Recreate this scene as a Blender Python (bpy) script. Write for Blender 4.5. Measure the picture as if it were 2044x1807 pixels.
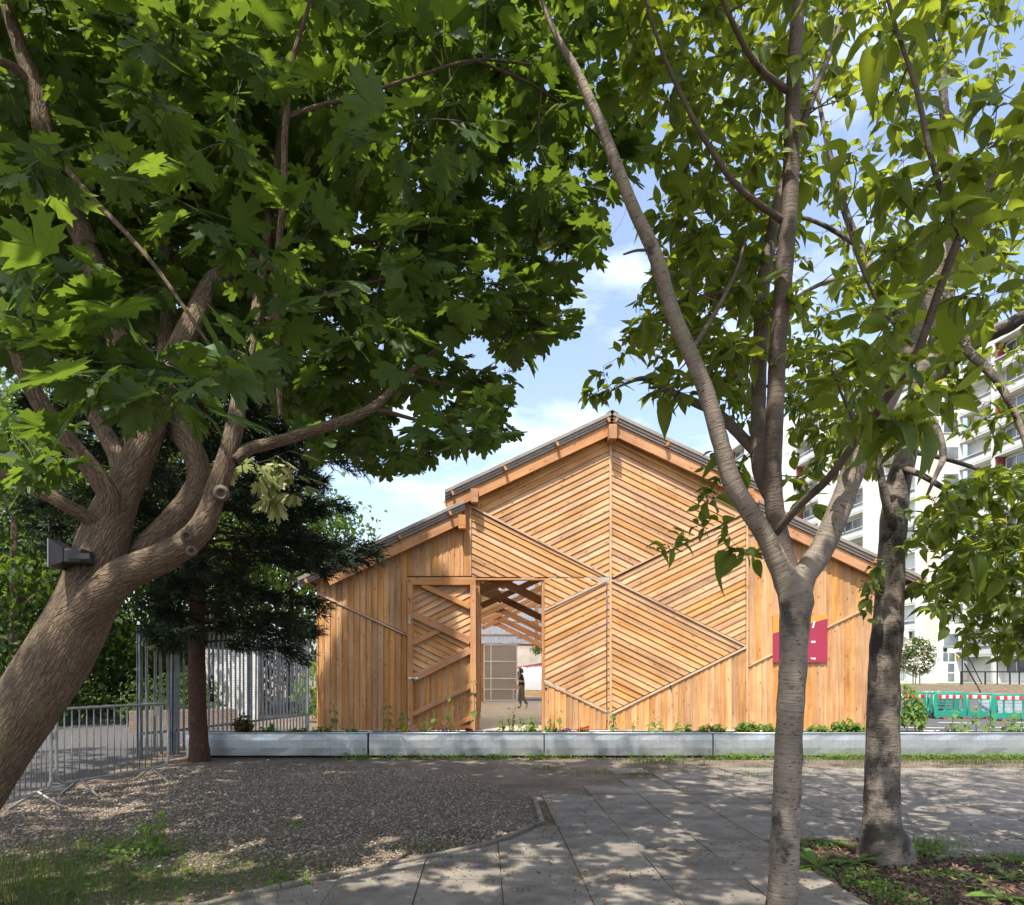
import bpy, math, random
import numpy as np
from mathutils import Vector, Matrix, noise as mnoise

for o in list(bpy.data.objects):
    bpy.data.objects.remove(o, do_unlink=True)
SC = bpy.context.scene
COL = SC.collection
random.seed(7)
RNG = np.random.default_rng(11)

# ------------------------------------------------------------------ camera
H = 1.55                      # eye height
FD = 1389.8                   # focal length in units of a 2044 px wide picture
VX, VY = 965.1, 1340.9        # vanishing point in those units
cd = bpy.data.cameras.new('camera')
cd.sensor_fit = 'HORIZONTAL'; cd.sensor_width = 36.0
cd.lens = 36.0 * FD / 2044.0
cd.shift_x = (1022.0 - VX) / 2044.0
cd.shift_y = (VY - 903.5) / 2044.0
cd.clip_start = 0.05; cd.clip_end = 2000
cam = bpy.data.objects.new('camera', cd); COL.objects.link(cam)
cam.location = (0, 0, H); cam.rotation_euler = (math.radians(90), 0, 0)
SC.camera = cam

# ------------------------------------------------------------------ sky, sun, exposure
SUND = Vector((0.91, 1.8, -4.0)).normalized()
wd = bpy.data.worlds.new('World'); SC.world = wd; wd.use_nodes = True
nt = wd.node_tree; nt.nodes.clear()
sky = nt.nodes.new('ShaderNodeTexSky'); sky.sky_type = 'NISHITA'; sky.sun_disc = False
sky.sun_elevation = math.asin(-SUND.z); sky.sun_rotation = math.radians(206.8)
sky.air_density = 1.0; sky.dust_density = 2.6; sky.ozone_density = 1.0
tc = nt.nodes.new('ShaderNodeTexCoord')
mp = nt.nodes.new('ShaderNodeMapping'); mp.inputs['Scale'].default_value = (1.0, 1.0, 2.2)
mp.inputs['Location'].default_value = (3.2, 1.35, 0.6)
nz = nt.nodes.new('ShaderNodeTexNoise'); nz.inputs['Scale'].default_value = 4.6
nz.inputs['Detail'].default_value = 9; nz.inputs['Roughness'].default_value = 0.56; nz.inputs['Distortion'].default_value = 0.25
rp = nt.nodes.new('ShaderNodeValToRGB')
rp.color_ramp.elements[0].position = 0.50; rp.color_ramp.elements[0].color = (0, 0, 0, 1)
rp.color_ramp.elements[1].position = 0.78; rp.color_ramp.elements[1].color = (0.62, 0.62, 0.62, 1)
mx = nt.nodes.new('ShaderNodeMixRGB'); mx.inputs['Color2'].default_value = (5.9, 6.2, 6.9, 1)
bg = nt.nodes.new('ShaderNodeBackground'); bg.inputs['Strength'].default_value = 0.15
wo = nt.nodes.new('ShaderNodeOutputWorld')
L = nt.links.new
L(tc.outputs['Generated'], mp.inputs['Vector']); L(mp.outputs['Vector'], nz.inputs['Vector'])
L(nz.outputs['Fac'], rp.inputs['Fac']); L(rp.outputs['Color'], mx.inputs['Fac'])
hsv = nt.nodes.new('ShaderNodeHueSaturation'); hsv.inputs['Saturation'].default_value = 0.88; hsv.inputs['Value'].default_value = 0.98
L(sky.outputs['Color'], hsv.inputs['Color']); L(hsv.outputs['Color'], mx.inputs['Color1']); L(mx.outputs['Color'], bg.inputs['Color'])
L(bg.outputs['Background'], wo.inputs['Surface'])
sd = bpy.data.lights.new('sun', 'SUN'); sd.energy = 3.7; sd.angle = math.radians(0.53); sd.color = (1.0, 0.93, 0.82)
sun = bpy.data.objects.new('sun', sd); COL.objects.link(sun)
sun.rotation_euler = SUND.to_track_quat('-Z', 'Y').to_euler(); sun.location = (-6, -10, 30)
SC.view_settings.view_transform = 'Standard'; SC.view_settings.look = 'None'
SC.view_settings.gamma = 1.0; SC.view_settings.exposure = 1.25
try: SC.view_settings.use_curve_mapping = False
except Exception: pass
SC.render.engine = 'CYCLES'
cy = SC.cycles
cy.use_denoising = True
try: cy.denoiser = 'OPENIMAGEDENOISE'
except Exception: pass
cy.max_bounces = 7; cy.diffuse_bounces = 4; cy.glossy_bounces = 2; cy.transmission_bounces = 5; cy.transparent_max_bounces = 8
cy.sample_clamp_indirect = 6.0; cy.caustics_reflective = False; cy.caustics_refractive = False

# ------------------------------------------------------------------ helpers
def P(dx, dy, Y): return Vector(((dx - VX) * Y / FD, Y, H - (dy - VY) * Y / FD))
def F(fx, fy, Y): return P(fx / 2.0039, fy / 2.0039, Y)
YF = 18.3                                     # the barn's front wall
def GX(fx): return F(fx, 0, YF).x
def GZ(fy): return F(0, fy, YF).z

def link(name, me, mat=None, parent=None, mw=None, kind=None):
    o = bpy.data.objects.new(name, me); COL.objects.link(o)
    if me is not None and mat is not None and not me.materials: me.materials.append(mat)
    if mw is not None: o.matrix_world = mw
    if parent is not None:
        o.parent = parent; o.matrix_parent_inverse = parent.matrix_basis.inverted()
    if kind: o['kind'] = kind
    return o
def tag(o, label, cat, group=None):
    o['label'] = label; o['category'] = cat
    if group: o['group'] = group
    return o
def thing(name, label, cat, loc=(0, 0, 0), rz=0.0, group=None):
    o = bpy.data.objects.new(name, None); COL.objects.link(o)
    o.empty_display_size = 0.2
    o.matrix_basis = Matrix.Translation(loc) @ Matrix.Rotation(rz, 4, 'Z')
    return tag(o, label, cat, group)
def copy_tree(o, parent=None):
    c = o.copy(); COL.objects.link(c); c.parent = parent
    for ch in list(o.children): copy_tree(ch, c)
    return c

class MB:
    """collects shapes into one mesh"""
    def __init__(s): s.v = []; s.f = []
    def add(s, vs, fs):
        n = len(s.v); s.v += [tuple(x) for x in vs]; s.f += [tuple(i + n for i in q) for q in fs]; return s
    def box(s, x0, x1, y0, y1, z0, z1):
        vs = [(x, y, z) for z in (z0, z1) for y in (y0, y1) for x in (x0, x1)]
        return s.add(vs, [(0, 2, 3, 1), (4, 5, 7, 6), (0, 1, 5, 4), (2, 6, 7, 3), (0, 4, 6, 2), (1, 3, 7, 5)])
    def tube(s, pts, r, n=8, cap=True):
        pts = [Vector(p) for p in pts]; m = len(pts)
        rs = r if hasattr(r, '__len__') else [r] * m
        t = (pts[1] - pts[0]).normalized()
        a = t.orthogonal().normalized(); rings = []
        base = len(s.v)
        for i, p in enumerate(pts):
            t2 = (pts[min(i + 1, m - 1)] - pts[max(i - 1, 0)])
            t2 = t2.normalized() if t2.length > 1e-9 else t
            a = (a - t2 * a.dot(t2))
            a = a.normalized() if a.length > 1e-6 else t2.orthogonal().normalized()
            b = t2.cross(a); t = t2
            for k in range(n):
                w = 2 * math.pi * k / n
                s.v.append(tuple(p + (a * math.cos(w) + b * math.sin(w)) * rs[i]))
        for i in range(m - 1):
            for k in range(n):
                k2 = (k + 1) % n
                s.f.append((base + i * n + k, base + i * n + k2, base + (i + 1) * n + k2, base + (i + 1) * n + k))
        if cap:
            s.f.append(tuple(base + k for k in reversed(range(n))))
            s.f.append(tuple(base + (m - 1) * n + k for k in range(n)))
        return s
    def prism(s, poly, y0, y1):
        """polygon in (x, z), from y0 (front) to y1 (back)"""
        n = len(poly); b = len(s.v)
        s.v += [(x, y0, z) for x, z in poly] + [(x, y1, z) for x, z in poly]
        s.f.append(tuple(b + i for i in range(n))); s.f.append(tuple(b + n + i for i in reversed(range(n))))
        for i in range(n):
            j = (i + 1) % n; s.f.append((b + j, b + i, b + n + i, b + n + j))
        return s
    def slab(s, poly, z0, z1):
        n = len(poly); b = len(s.v)
        s.v += [(x, y, z0) for x, y in poly] + [(x, y, z1) for x, y in poly]
        s.f.append(tuple(b + i for i in reversed(range(n)))); s.f.append(tuple(b + n + i for i in range(n)))
        for i in range(n):
            j = (i + 1) % n; s.f.append((b + i, b + j, b + n + j, b + n + i))
        return s
    def lathe(s, prof, n=16, c=(0, 0, 0)):
        b = len(s.v); m = len(prof)
        for r, z in prof:
            for k in range(n):
                w = 2 * math.pi * k / n; s.v.append((c[0] + r * math.cos(w), c[1] + r * math.sin(w), c[2] + z))
        for i in range(m - 1):
            for k in range(n):
                k2 = (k + 1) % n
                s.f.append((b + i * n + k, b + i * n + k2, b + (i + 1) * n + k2, b + (i + 1) * n + k))
        s.f.append(tuple(b + k for k in reversed(range(n)))); s.f.append(tuple(b + (m - 1) * n + k for k in range(n)))
        return s
    def mesh(s, name='m', smooth=False):
        me = bpy.data.meshes.new(name); me.from_pydata(s.v, [], s.f); me.update()
        if smooth: me.polygons.foreach_set('use_smooth', [True] * len(me.polygons))
        return me
    def build(s, name, mat, parent=None, mw=None, smooth=False, bevel=0, kind=None):
        o = link(name, s.mesh(name, smooth), mat, parent, mw, kind)
        if bevel:
            b = o.modifiers.new('b', 'BEVEL'); b.width = bevel; b.segments = 2; b.limit_method = 'ANGLE'
        return o

def frame_mat(p0, p1, up=Vector((0, 0, 1))):
    x = (Vector(p1) - Vector(p0)).normalized()
    z = up - x * up.dot(x)
    if z.length < 1e-4: z = Vector((0, 1, 0)) - x * x.y
    z.normalize(); y = z.cross(x)
    m = Matrix((x, y, z)).transposed().to_4x4(); m.translation = Vector(p0); return m
def beam(name, p0, p1, w, h, mat, parent=None, up=Vector((0, 0, 1)), bevel=0.004, dz=0.0):
    """squared timber from p0 to p1; local x runs along it; w across, h in the up direction"""
    l = (Vector(p1) - Vector(p0)).length
    return MB().box(0, l, -w / 2, w / 2, -h / 2 + dz, h / 2 + dz).build(name, mat, parent, frame_mat(p0, p1, up), bevel=bevel)

def clip(poly, a, b, c):
    """keep a*x+b*y+c >= 0"""
    out = []
    for i in range(len(poly)):
        p, q = poly[i], poly[(i + 1) % len(poly)]
        dp, dq = a * p[0] + b * p[1] + c, a * q[0] + b * q[1] + c
        if dp >= 0: out.append(p)
        if (dp >= 0) != (dq >= 0):
            t = dp / (dp - dq); out.append((p[0] + (q[0] - p[0]) * t, p[1] + (q[1] - p[1]) * t))
    return out
def area(poly):
    return 0.5 * sum(poly[i][0] * poly[(i + 1) % len(poly)][1] - poly[(i + 1) % len(poly)][0] * poly[i][1] for i in range(len(poly)))
def inpoly(x, y, poly):
    x = np.asarray(x, float); y = np.asarray(y, float); r = np.zeros(x.shape, bool); n = len(poly)
    for i in range(n):
        x1, y1 = poly[i]; x2, y2 = poly[(i + 1) % n]
        if y1 == y2: continue
        c = ((y1 > y) != (y2 > y)) & (x < (x2 - x1) * (y - y1) / (y2 - y1) + x1)
        r ^= c
    return r
def np_mesh(name, v, tri, uv=None, rnd=None, smooth=False):
    me = bpy.data.meshes.new(name)
    me.vertices.add(len(v)); me.vertices.foreach_set('co', np.ascontiguousarray(v, np.float32).ravel())
    m = len(tri); me.loops.add(m * 3); me.polygons.add(m)
    me.loops.foreach_set('vertex_index', np.ascontiguousarray(tri, np.int32).ravel())
    me.polygons.foreach_set('loop_start', np.arange(0, m * 3, 3, dtype=np.int32))
    try: me.polygons.foreach_set('loop_total', np.full(m, 3, np.int32))
    except Exception: pass
    if smooth: me.polygons.foreach_set('use_smooth', np.ones(m, bool))
    if uv is not None:
        l = me.uv_layers.new(name='UVMap'); l.data.foreach_set('uv', np.ascontiguousarray(uv[np.asarray(tri).ravel()], np.float32).ravel())
    if rnd is not None:
        a = me.attributes.new('rnd', 'FLOAT', 'POINT'); a.data.foreach_set('value', np.ascontiguousarray(rnd, np.float32))
    me.update(calc_edges=True); me.validate(); return me
def inst_mesh(name, tv, tf, pos, R, sc, tuv=None, smooth=False):
    """many copies of a small template in one mesh: pos (n,3), R (n,3,3) columns = local axes, sc (n,) or (n,3)"""
    n = len(pos); k = len(tv); sc = np.asarray(sc, float)
    if sc.ndim == 1: sc = np.repeat(sc[:, None], 3, 1)
    v = tv[None] * sc[:, None, :]
    v = np.einsum('nij,nkj->nki', R, v) + np.asarray(pos)[:, None, :]
    f = (tf[None] + (np.arange(n) * k)[:, None, None]).reshape(-1, 3)
    uv = None if tuv is None else np.tile(tuv, (n, 1))
    rnd = np.repeat(RNG.random(n), k)
    return np_mesh(name, v.reshape(-1, 3), f, uv, rnd, smooth)
def rot_from(yaw, pitch, roll):
    """columns of leaf frames: +y points along yaw (0 = +x) dipped by pitch, rolled"""
    cy_, sy = np.cos(yaw), np.sin(yaw); cp, sp = np.cos(pitch), np.sin(pitch)
    y = np.stack([cy_ * cp, sy * cp, -sp], -1)
    x0 = np.stack([sy, -cy_, np.zeros_like(yaw)], -1)
    z0 = np.cross(x0, y)
    cr, sr = np.cos(roll)[:, None], np.sin(roll)[:, None]
    x = x0 * cr + z0 * sr; z = np.cross(x, y)
    return np.stack([x, y, z], -1)

# ------------------------------------------------------------------ materials
def nodes(name):
    m = bpy.data.materials.new(name); m.use_nodes = True
    t = m.node_tree; t.nodes.clear()
    out = t.nodes.new('ShaderNodeOutputMaterial'); b = t.nodes.new('ShaderNodeBsdfPrincipled')
    t.links.new(b.outputs[0], out.inputs['Surface']); return m, t, b, out
def ramp(t, fac, stops):
    r = t.nodes.new('ShaderNodeValToRGB'); e = r.color_ramp.elements
    while len(e) < len(stops): e.new(0.5)
    for i, (p, c) in enumerate(stops): e[i].position = p; e[i].color = (*c, 1) if len(c) == 3 else c
    t.links.new(fac, r.inputs['Fac']); return r.outputs['Color']
def mapped(t, coord, scale, loc=(0, 0, 0)):
    c = t.nodes.new('ShaderNodeTexCoord'); m = t.nodes.new('ShaderNodeMapping')
    m.inputs['Scale'].default_value = scale; m.inputs['Location'].default_value = loc
    if coord == 'World':
        g = t.nodes.new('ShaderNodeNewGeometry'); t.links.new(g.outputs['Position'], m.inputs['Vector'])
    else: t.links.new(c.outputs[coord], m.inputs['Vector'])
    return m
def noise(t, vec, scale=1.0, detail=6, rough=0.55, dist=0.0):
    n = t.nodes.new('ShaderNodeTexNoise'); n.inputs['Scale'].default_value = scale
    n.inputs['Detail'].default_value = detail; n.inputs['Roughness'].default_value = rough; n.inputs['Distortion'].default_value = dist
    if vec is not None: t.links.new(vec, n.inputs['Vector'])
    return n.outputs['Fac']
def voro(t, vec, scale=1.0, feature='F1', rand=1.0):
    n = t.nodes.new('ShaderNodeTexVoronoi'); n.feature = feature; n.inputs['Scale'].default_value = scale
    n.inputs['Randomness'].default_value = rand
    if vec is not None: t.links.new(vec, n.inputs['Vector'])
    return n
def mix(t, fac, a, b, mode='MIX'):
    m = t.nodes.new('ShaderNodeMixRGB'); m.blend_type = mode
    for s, v in ((m.inputs['Fac'], fac), (m.inputs['Color1'], a), (m.inputs['Color2'], b)):
        if hasattr(v, 'links') or hasattr(v, 'is_linked'): t.links.new(v, s)
        elif isinstance(v, (int, float)): s.default_value = v
        else: s.default_value = (*v, 1)
    return m.outputs['Color']
def math_(t, op, a, b=None):
    m = t.nodes.new('ShaderNodeMath'); m.operation = op
    for s, v in ((m.inputs[0], a), (m.inputs[1], b)):
        if v is None: continue
        if hasattr(v, 'is_linked'): t.links.new(v, s)
        else: s.default_value = v
    return m.outputs[0]
def bump(t, b, h, strength=0.3, dist=0.02):
    n = t.nodes.new('ShaderNodeBump'); n.inputs['Strength'].default_value = strength; n.inputs['Distance'].default_value = dist
    t.links.new(h, n.inputs['Height']); t.links.new(n.outputs['Normal'], b.inputs['Normal']); return n

def plain(name, c1, c2=None, scale=6.0, rough=0.7, metal=0.0, bmp=0.0, coord='World', stretch=(1, 1, 1), spec=0.4, detail=5, emit=None):
    m, t, b, out = nodes(name)
    b.inputs['Roughness'].default_value = rough; b.inputs['Metallic'].default_value = metal
    b.inputs['Specular IOR Level'].default_value = spec
    c2 = c2 or tuple(x * 0.75 for x in c1)
    n = noise(t, mapped(t, coord, stretch).outputs['Vector'], scale, detail)
    t.links.new(ramp(t, n, [(0.3, c2), (0.7, c1)]), b.inputs['Base Color'])
    if bmp: bump(t, b, n, bmp, 0.02)
    if emit:
        b.inputs['Emission Color'].default_value = (*emit[0], 1); b.inputs['Emission Strength'].default_value = emit[1]
    return m

def wood(name, dark, mid, pale, vary=0.22, grey=0.12, rough=0.62):
    m, t, b, out = nodes(name)
    b.inputs['Specular IOR Level'].default_value = 0.35
    oi = t.nodes.new('ShaderNodeObjectInfo'); tcn = t.nodes.new('ShaderNodeTexCoord')
    off = t.nodes.new('ShaderNodeVectorMath'); off.operation = 'SCALE'; off.inputs[0].default_value = (37, 53, 71)
    t.links.new(oi.outputs['Random'], off.inputs['Scale'])
    ad = t.nodes.new('ShaderNodeVectorMath'); t.links.new(tcn.outputs['Object'], ad.inputs[0]); t.links.new(off.outputs[0], ad.inputs[1])
    def mp_(s):
        q = t.nodes.new('ShaderNodeMapping'); q.inputs['Scale'].default_value = s; t.links.new(ad.outputs[0], q.inputs['Vector']); return q.outputs[0]
    g = noise(t, mp_((0.7, 9, 17)), 1.0, 7, 0.6, 0.7)
    big = noise(t, mp_((0.9, 1.5, 2.5)), 1.0, 3)
    col = ramp(t, g, [(0.28, dark), (0.5, mid), (0.72, pale)])
    col = mix(t, 0.35, col, ramp(t, big, [(0.3, dark), (0.7, pale)]))
    v = voro(t, mp_((3.1, 1, 7.5)), 1.0)
    kn = ramp(t, v.outputs['Distance'], [(0.07, (0.25, 0.12, 0.06)), (0.17, (1, 1, 1))])
    col = mix(t, 0.75, col, kn, 'MULTIPLY')
    fine = noise(t, mp_((2.0, 60, 110)), 1.0, 3)
    col = mix(t, 0.3, col, ramp(t, fine, [(0.3, (0.72, 0.68, 0.62)), (0.6, (1, 1, 1))]), 'MULTIPLY')
    wt = noise(t, mapped(t, 'World', (1.1, 1, 0.8)).outputs[0], 1.3, 7, 0.62)
    col = mix(t, 0.7, col, ramp(t, wt, [(0.34, (0.72, 0.68, 0.64)), (0.52, (1, 1, 1)), (0.72, (1.1, 1.09, 1.06))]), 'MULTIPLY')
    hs = t.nodes.new('ShaderNodeHueSaturation')
    r2 = math_(t, 'FRACT', math_(t, 'MULTIPLY', oi.outputs['Random'], 7.31))
    t.links.new(math_(t, 'ADD', math_(t, 'MULTIPLY', oi.outputs['Random'], 2 * vary), 1 - vary), hs.inputs['Value'])
    t.links.new(math_(t, 'ADD', math_(t, 'MULTIPLY', r2, 2 * grey), 1.0 - 1.3 * grey), hs.inputs['Saturation'])
    t.links.new(col, hs.inputs['Color'])
    t.links.new(hs.outputs[0], b.inputs['Base Color'])
    t.links.new(ramp(t, g, [(0.3, (rough + .12,) * 3), (0.7, (rough - .08,) * 3)]), b.inputs['Roughness'])
    bump(t, b, g, 0.25, 0.004)
    return m

def leaf(name, c1, c2, tr, rough=0.42, mixf=0.42, veins='side', fringe=None):
    m, t, b, out = nodes(name)
    b.inputs['Roughness'].default_value = rough + .06; b.inputs['Specular IOR Level'].default_value = 0.32
    at = t.nodes.new('ShaderNodeAttribute'); at.attribute_name = 'rnd'
    col = ramp(t, at.outputs['Fac'], [(0.0, c2), (1.0, c1)])
    uv = t.nodes.new('ShaderNodeTexCoord'); sp = t.nodes.new('ShaderNodeSeparateXYZ'); t.links.new(uv.outputs['UV'], sp.inputs[0])
    ax = math_(t, 'ABSOLUTE', sp.outputs[0])
    if veins == 'side': ph = math_(t, 'SUBTRACT', math_(t, 'MULTIPLY', sp.outputs[1], 62.0), math_(t, 'MULTIPLY', ax, 55.0))
    else: ph = math_(t, 'MULTIPLY', math_(t, 'ARCTAN2', ax, math_(t, 'ADD', sp.outputs[1], 0.02)), 18.0)
    w = math_(t, 'SINE', ph)
    vf = ramp(t, w, [(0.55, (0, 0, 0)), (1.0, (1, 1, 1))])
    mid = ramp(t, ax, [(0.0, (1, 1, 1)), (0.016, (0, 0, 0))])
    vv = mix(t, 1.0, vf, mid, 'ADD')
    lighter = tuple(min(1, x * 1.5 + 0.015) for x in c1)
    col = mix(t, math_(t, 'MULTIPLY', vv, 0.3), col, lighter)
    blot = noise(t, mapped(t, 'UV', (1, 1, 1)).outputs[0], 7.0, 4)
    col = mix(t, 0.35, col, ramp(t, blot, [(0.3, (0.7, 0.7, 0.66)), (0.7, (1.1, 1.1, 1.0))]), 'MULTIPLY')
    if fringe:
        e = ramp(t, ax, [(0.10, (0, 0, 0)), (0.2, (1, 1, 1))]); col = mix(t, e, col, fringe)
    t.links.new(col, b.inputs['Base Color'])
    bump(t, b, vv, 0.35, 0.004)
    tl = t.nodes.new('ShaderNodeBsdfTranslucent')
    tcol = mix(t, 1.0, tr, ramp(t, at.outputs['Fac'], [(0, (0.75, 0.8, 0.7)), (1, (1.1, 1.1, 1.0))]), 'MULTIPLY')
    tcol = mix(t, math_(t, 'MULTIPLY', vv, 0.35), tcol, tuple(x * 0.6 for x in tr))
    t.links.new(tcol, tl.inputs['Color'])
    ms = t.nodes.new('ShaderNodeMixShader'); ms.inputs[0].default_value = mixf
    t.links.new(b.outputs[0], ms.inputs[1]); t.links.new(tl.outputs[0], ms.inputs[2]); t.links.new(ms.outputs[0], out.inputs['Surface'])
    return m

def bark_fissured(name, dark, mid, moss):
    m, t, b, out = nodes(name); b.inputs['Roughness'].default_value = 0.9; b.inputs['Specular IOR Level'].default_value = 0.2
    q = mapped(t, 'UV', (1, 1, 1)).outputs[0]
    wob = t.nodes.new('ShaderNodeTexNoise'); wob.inputs['Scale'].default_value = 9; t.links.new(q, wob.inputs['Vector'])
    av = t.nodes.new('ShaderNodeVectorMath'); av.operation = 'MULTIPLY_ADD'; av.inputs[1].default_value = (0.022, 0.05, 0)
    t.links.new(wob.outputs['Color'], av.inputs[0]); t.links.new(q, av.inputs[2])
    sc = t.nodes.new('ShaderNodeMapping'); sc.inputs['Scale'].default_value = (78, 12, 1); t.links.new(av.outputs[0], sc.inputs['Vector'])
    v = voro(t, sc.outputs[0], 1.0, 'DISTANCE_TO_EDGE'); crack = ramp(t, v.outputs['Distance'], [(0.0, (0.38, 0.38, 0.38)), (0.16, (1, 1, 1))])
    big = noise(t, q, 3.5, 5); fine = noise(t, q, 60, 4)
    col = mix(t, crack, dark, ramp(t, fine, [(0.3, tuple(x * .6 for x in mid)), (0.7, mid)]))
    rid = noise(t, mapped(t, 'UV', (48, 6, 1)).outputs[0], 1.0, 8, 0.68, 0.4)
    col = mix(t, 0.8, col, ramp(t, rid, [(0.32, (0.5, 0.46, 0.43)), (0.58, (1.08, 1.06, 1.03))]), 'MULTIPLY')
    mm = ramp(t, big, [(0.58, (0, 0, 0)), (0.72, (0.75, 0.75, 0.75))]); col = mix(t, mm, col, moss)
    t.links.new(col, b.inputs['Base Color']); bump(t, b, mix(t, 0.5, crack, rid), 0.85, 0.022); return m

def bark_cherry(name, base, dark, lent, p0=0.60, p1=0.68):
    m, t, b, out = nodes(name); b.inputs['Roughness'].default_value = 0.6; b.inputs['Specular IOR Level'].default_value = 0.35
    q = mapped(t, 'UV', (1, 1, 1)).outputs[0]
    n1 = noise(t, q, 5, 6); n2 = noise(t, mapped(t, 'UV', (9, 80, 1)).outputs[0], 1.0, 7, 0.65)
    col = ramp(t, n1, [(0.35, tuple(x * .62 for x in base)), (0.6, base), (0.8, tuple(min(1, x * 1.25) for x in base))])
    col = mix(t, 0.42, col, ramp(t, n2, [(0.36, (0.3, 0.27, 0.25)), (0.52, (1, 1, 1))]), 'MULTIPLY')
    v = voro(t, mapped(t, 'UV', (22, 55, 1)).outputs[0], 1.0); lm = ramp(t, v.outputs['Distance'], [(0.18, (1, 1, 1)), (0.27, (0, 0, 0))])
    on = ramp(t, v.outputs['Color'], [(0.52, (0, 0, 0)), (0.56, (1, 1, 1))]); lm = mix(t, 1.0, lm, on, 'MULTIPLY')
    col = mix(t, lm, col, lent)
    patch = ramp(t, noise(t, mapped(t, 'UV', (3, 2.4, 1), (3, 7, 0)).outputs[0], 1.6, 7, 0.62), [(p0, (0, 0, 0)), (p1, (0.9, 0.9, 0.9))])
    col = mix(t, patch, col, dark)
    gm = ramp(t, noise(t, q, 2.2, 4), [(0.55, (0, 0, 0)), (0.8, (0.4, 0.4, 0.4))]); col = mix(t, gm, col, (0.16, 0.17, 0.06))
    t.links.new(col, b.inputs['Base Color'])
    h = mix(t, 1.0, n2, lm, 'ADD'); h = mix(t, 0.6, h, patch, 'SUBTRACT'); bump(t, b, h, 0.8, 0.015); return m

def galvanised(name, c=(0.55, 0.58, 0.60), rough=0.42, metal=0.75):
    m, t, b, out = nodes(name); b.inputs['Metallic'].default_value = metal
    q = mapped(t, 'World', (1, 1, 1)).outputs[0]
    s = voro(t, q, 45); big = noise(t, mapped(t, 'World', (0.7, 0.7, 2.2)).outputs[0], 2.2, 6, 0.6, 0.5)
    st = noise(t, mapped(t, 'World', (14, 14, 0.8)).outputs[0], 1.0, 4)
    col = ramp(t, big, [(0.3, tuple(x * 0.66 for x in c)), (0.7, c)])
    col = mix(t, 0.12, col, s.outputs['Color'], 'OVERLAY'); col = mix(t, 0.35, col, ramp(t, st, [(0.3, (0.72, 0.71, 0.68)), (0.62, (1, 1, 1))]), 'MULTIPLY')
    t.links.new(col, b.inputs['Base Color'])
    t.links.new(ramp(t, big, [(0.3, (rough + .14,) * 3), (0.7, (rough - .06,) * 3)]), b.inputs['Roughness']); return m

M = {}
M['board'] = wood('larch_boards', (0.29, 0.122, 0.038), (0.475, 0.24, 0.087), (0.63, 0.385, 0.175), 0.18)
M['beam'] = wood('larch_beam', (0.30, 0.12, 0.042), (0.43, 0.20, 0.075), (0.52, 0.28, 0.12), 0.12, 0.08)
M['batten'] = wood('weathered_batten', (0.34, 0.20, 0.11), (0.50, 0.34, 0.21), (0.62, 0.47, 0.33), 0.12)
M['rawtimber'] = wood('raw_timber', (0.28, 0.17, 0.09), (0.38, 0.25, 0.14), (0.5, 0.36, 0.22), 0.15)
M['ply'] = plain('plywood', (0.52, 0.36, 0.18), (0.44, 0.29, 0.14), 12, 0.6, stretch=(1, 1, 6))
M['galv'] = galvanised('galvanised_steel')
M['galv_dark'] = galvanised('old_galvanised', (0.33, 0.36, 0.38), 0.5, 0.6)
M['tube'] = galvanised('barrier_tube', (0.47, 0.45, 0.42), 0.48, 0.7)
M['zinc'] = plain('bright_zinc', (0.75, 0.76, 0.78), (0.6, 0.61, 0.63), 30, 0.25, 0.9)
M['black'] = plain('black_plastic', (0.018, 0.018, 0.02), (0.01, 0.01, 0.012), 20, 0.45)
M['blackpaint'] = plain('black_paint', (0.025, 0.025, 0.027), (0.015, 0.015, 0.016), 12, 0.5)
M['darkgap'] = plain('gap_shade_black', (0.02, 0.017, 0.014), None, 8, 0.9)  # near-black puts the shade of gaps and hidden backing into the colour
M['soil'] = plain('potting_soil', (0.05, 0.034, 0.022), (0.02, 0.014, 0.01), 40, 0.95, bmp=0.8)
M['white'] = plain('white_paint', (0.66, 0.66, 0.645), (0.55, 0.55, 0.535), 0.6, 0.6)
M['whiteframe'] = plain('white_frame', (0.75, 0.76, 0.76), (0.66, 0.67, 0.68), 2, 0.4)
M['beige'] = plain('beige_panel', (0.60, 0.54, 0.47), (0.5, 0.45, 0.39), 0.8, 0.8)
M['red'] = plain('red_panel', (0.30, 0.085, 0.085), (0.25, 0.07, 0.07), 1.5, 0.6)
M['render'] = plain('old_render', (0.50, 0.44, 0.36), (0.36, 0.31, 0.25), 1.2, 0.9, bmp=0.3)
M['crimson'] = plain('crimson_print', (0.31, 0.028, 0.062), (0.28, 0.025, 0.055), 3, 0.45)
M['orange'] = plain('orange_print', (0.70, 0.27, 0.05), (0.66, 0.25, 0.045), 3, 0.45)
M['whiteprint'] = plain('white_print', (0.8, 0.8, 0.8), (0.75, 0.75, 0.75), 5, 0.5)
M['green_plastic'] = plain('green_plastic', (0.025, 0.27, 0.19), (0.02, 0.21, 0.15), 3, 0.45)
M['redsheet'] = plain('red_reflective', (0.65, 0.035, 0.03), (0.55, 0.03, 0.03), 8, 0.35)
M['yellow'] = plain('yellow_petals', (0.75, 0.48, 0.03), (0.65, 0.38, 0.02), 8, 0.6)
M['purple'] = plain('purple_petals', (0.18, 0.06, 0.30), (0.10, 0.03, 0.18), 8, 0.6)
M['maroon'] = plain('maroon_petals', (0.10, 0.008, 0.02), (0.05, 0.004, 0.01), 8, 0.6)
M['pinkp'] = plain('pink_petals', (0.45, 0.12, 0.30), (0.35, 0.08, 0.22), 8, 0.6)
M['scarlet'] = plain('scarlet_petals', (0.6, 0.05, 0.03), (0.5, 0.03, 0.02), 8, 0.6)
M['whitep'] = plain('white_petals', (0.75, 0.73, 0.66), (0.62, 0.6, 0.5), 8, 0.6)
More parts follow.
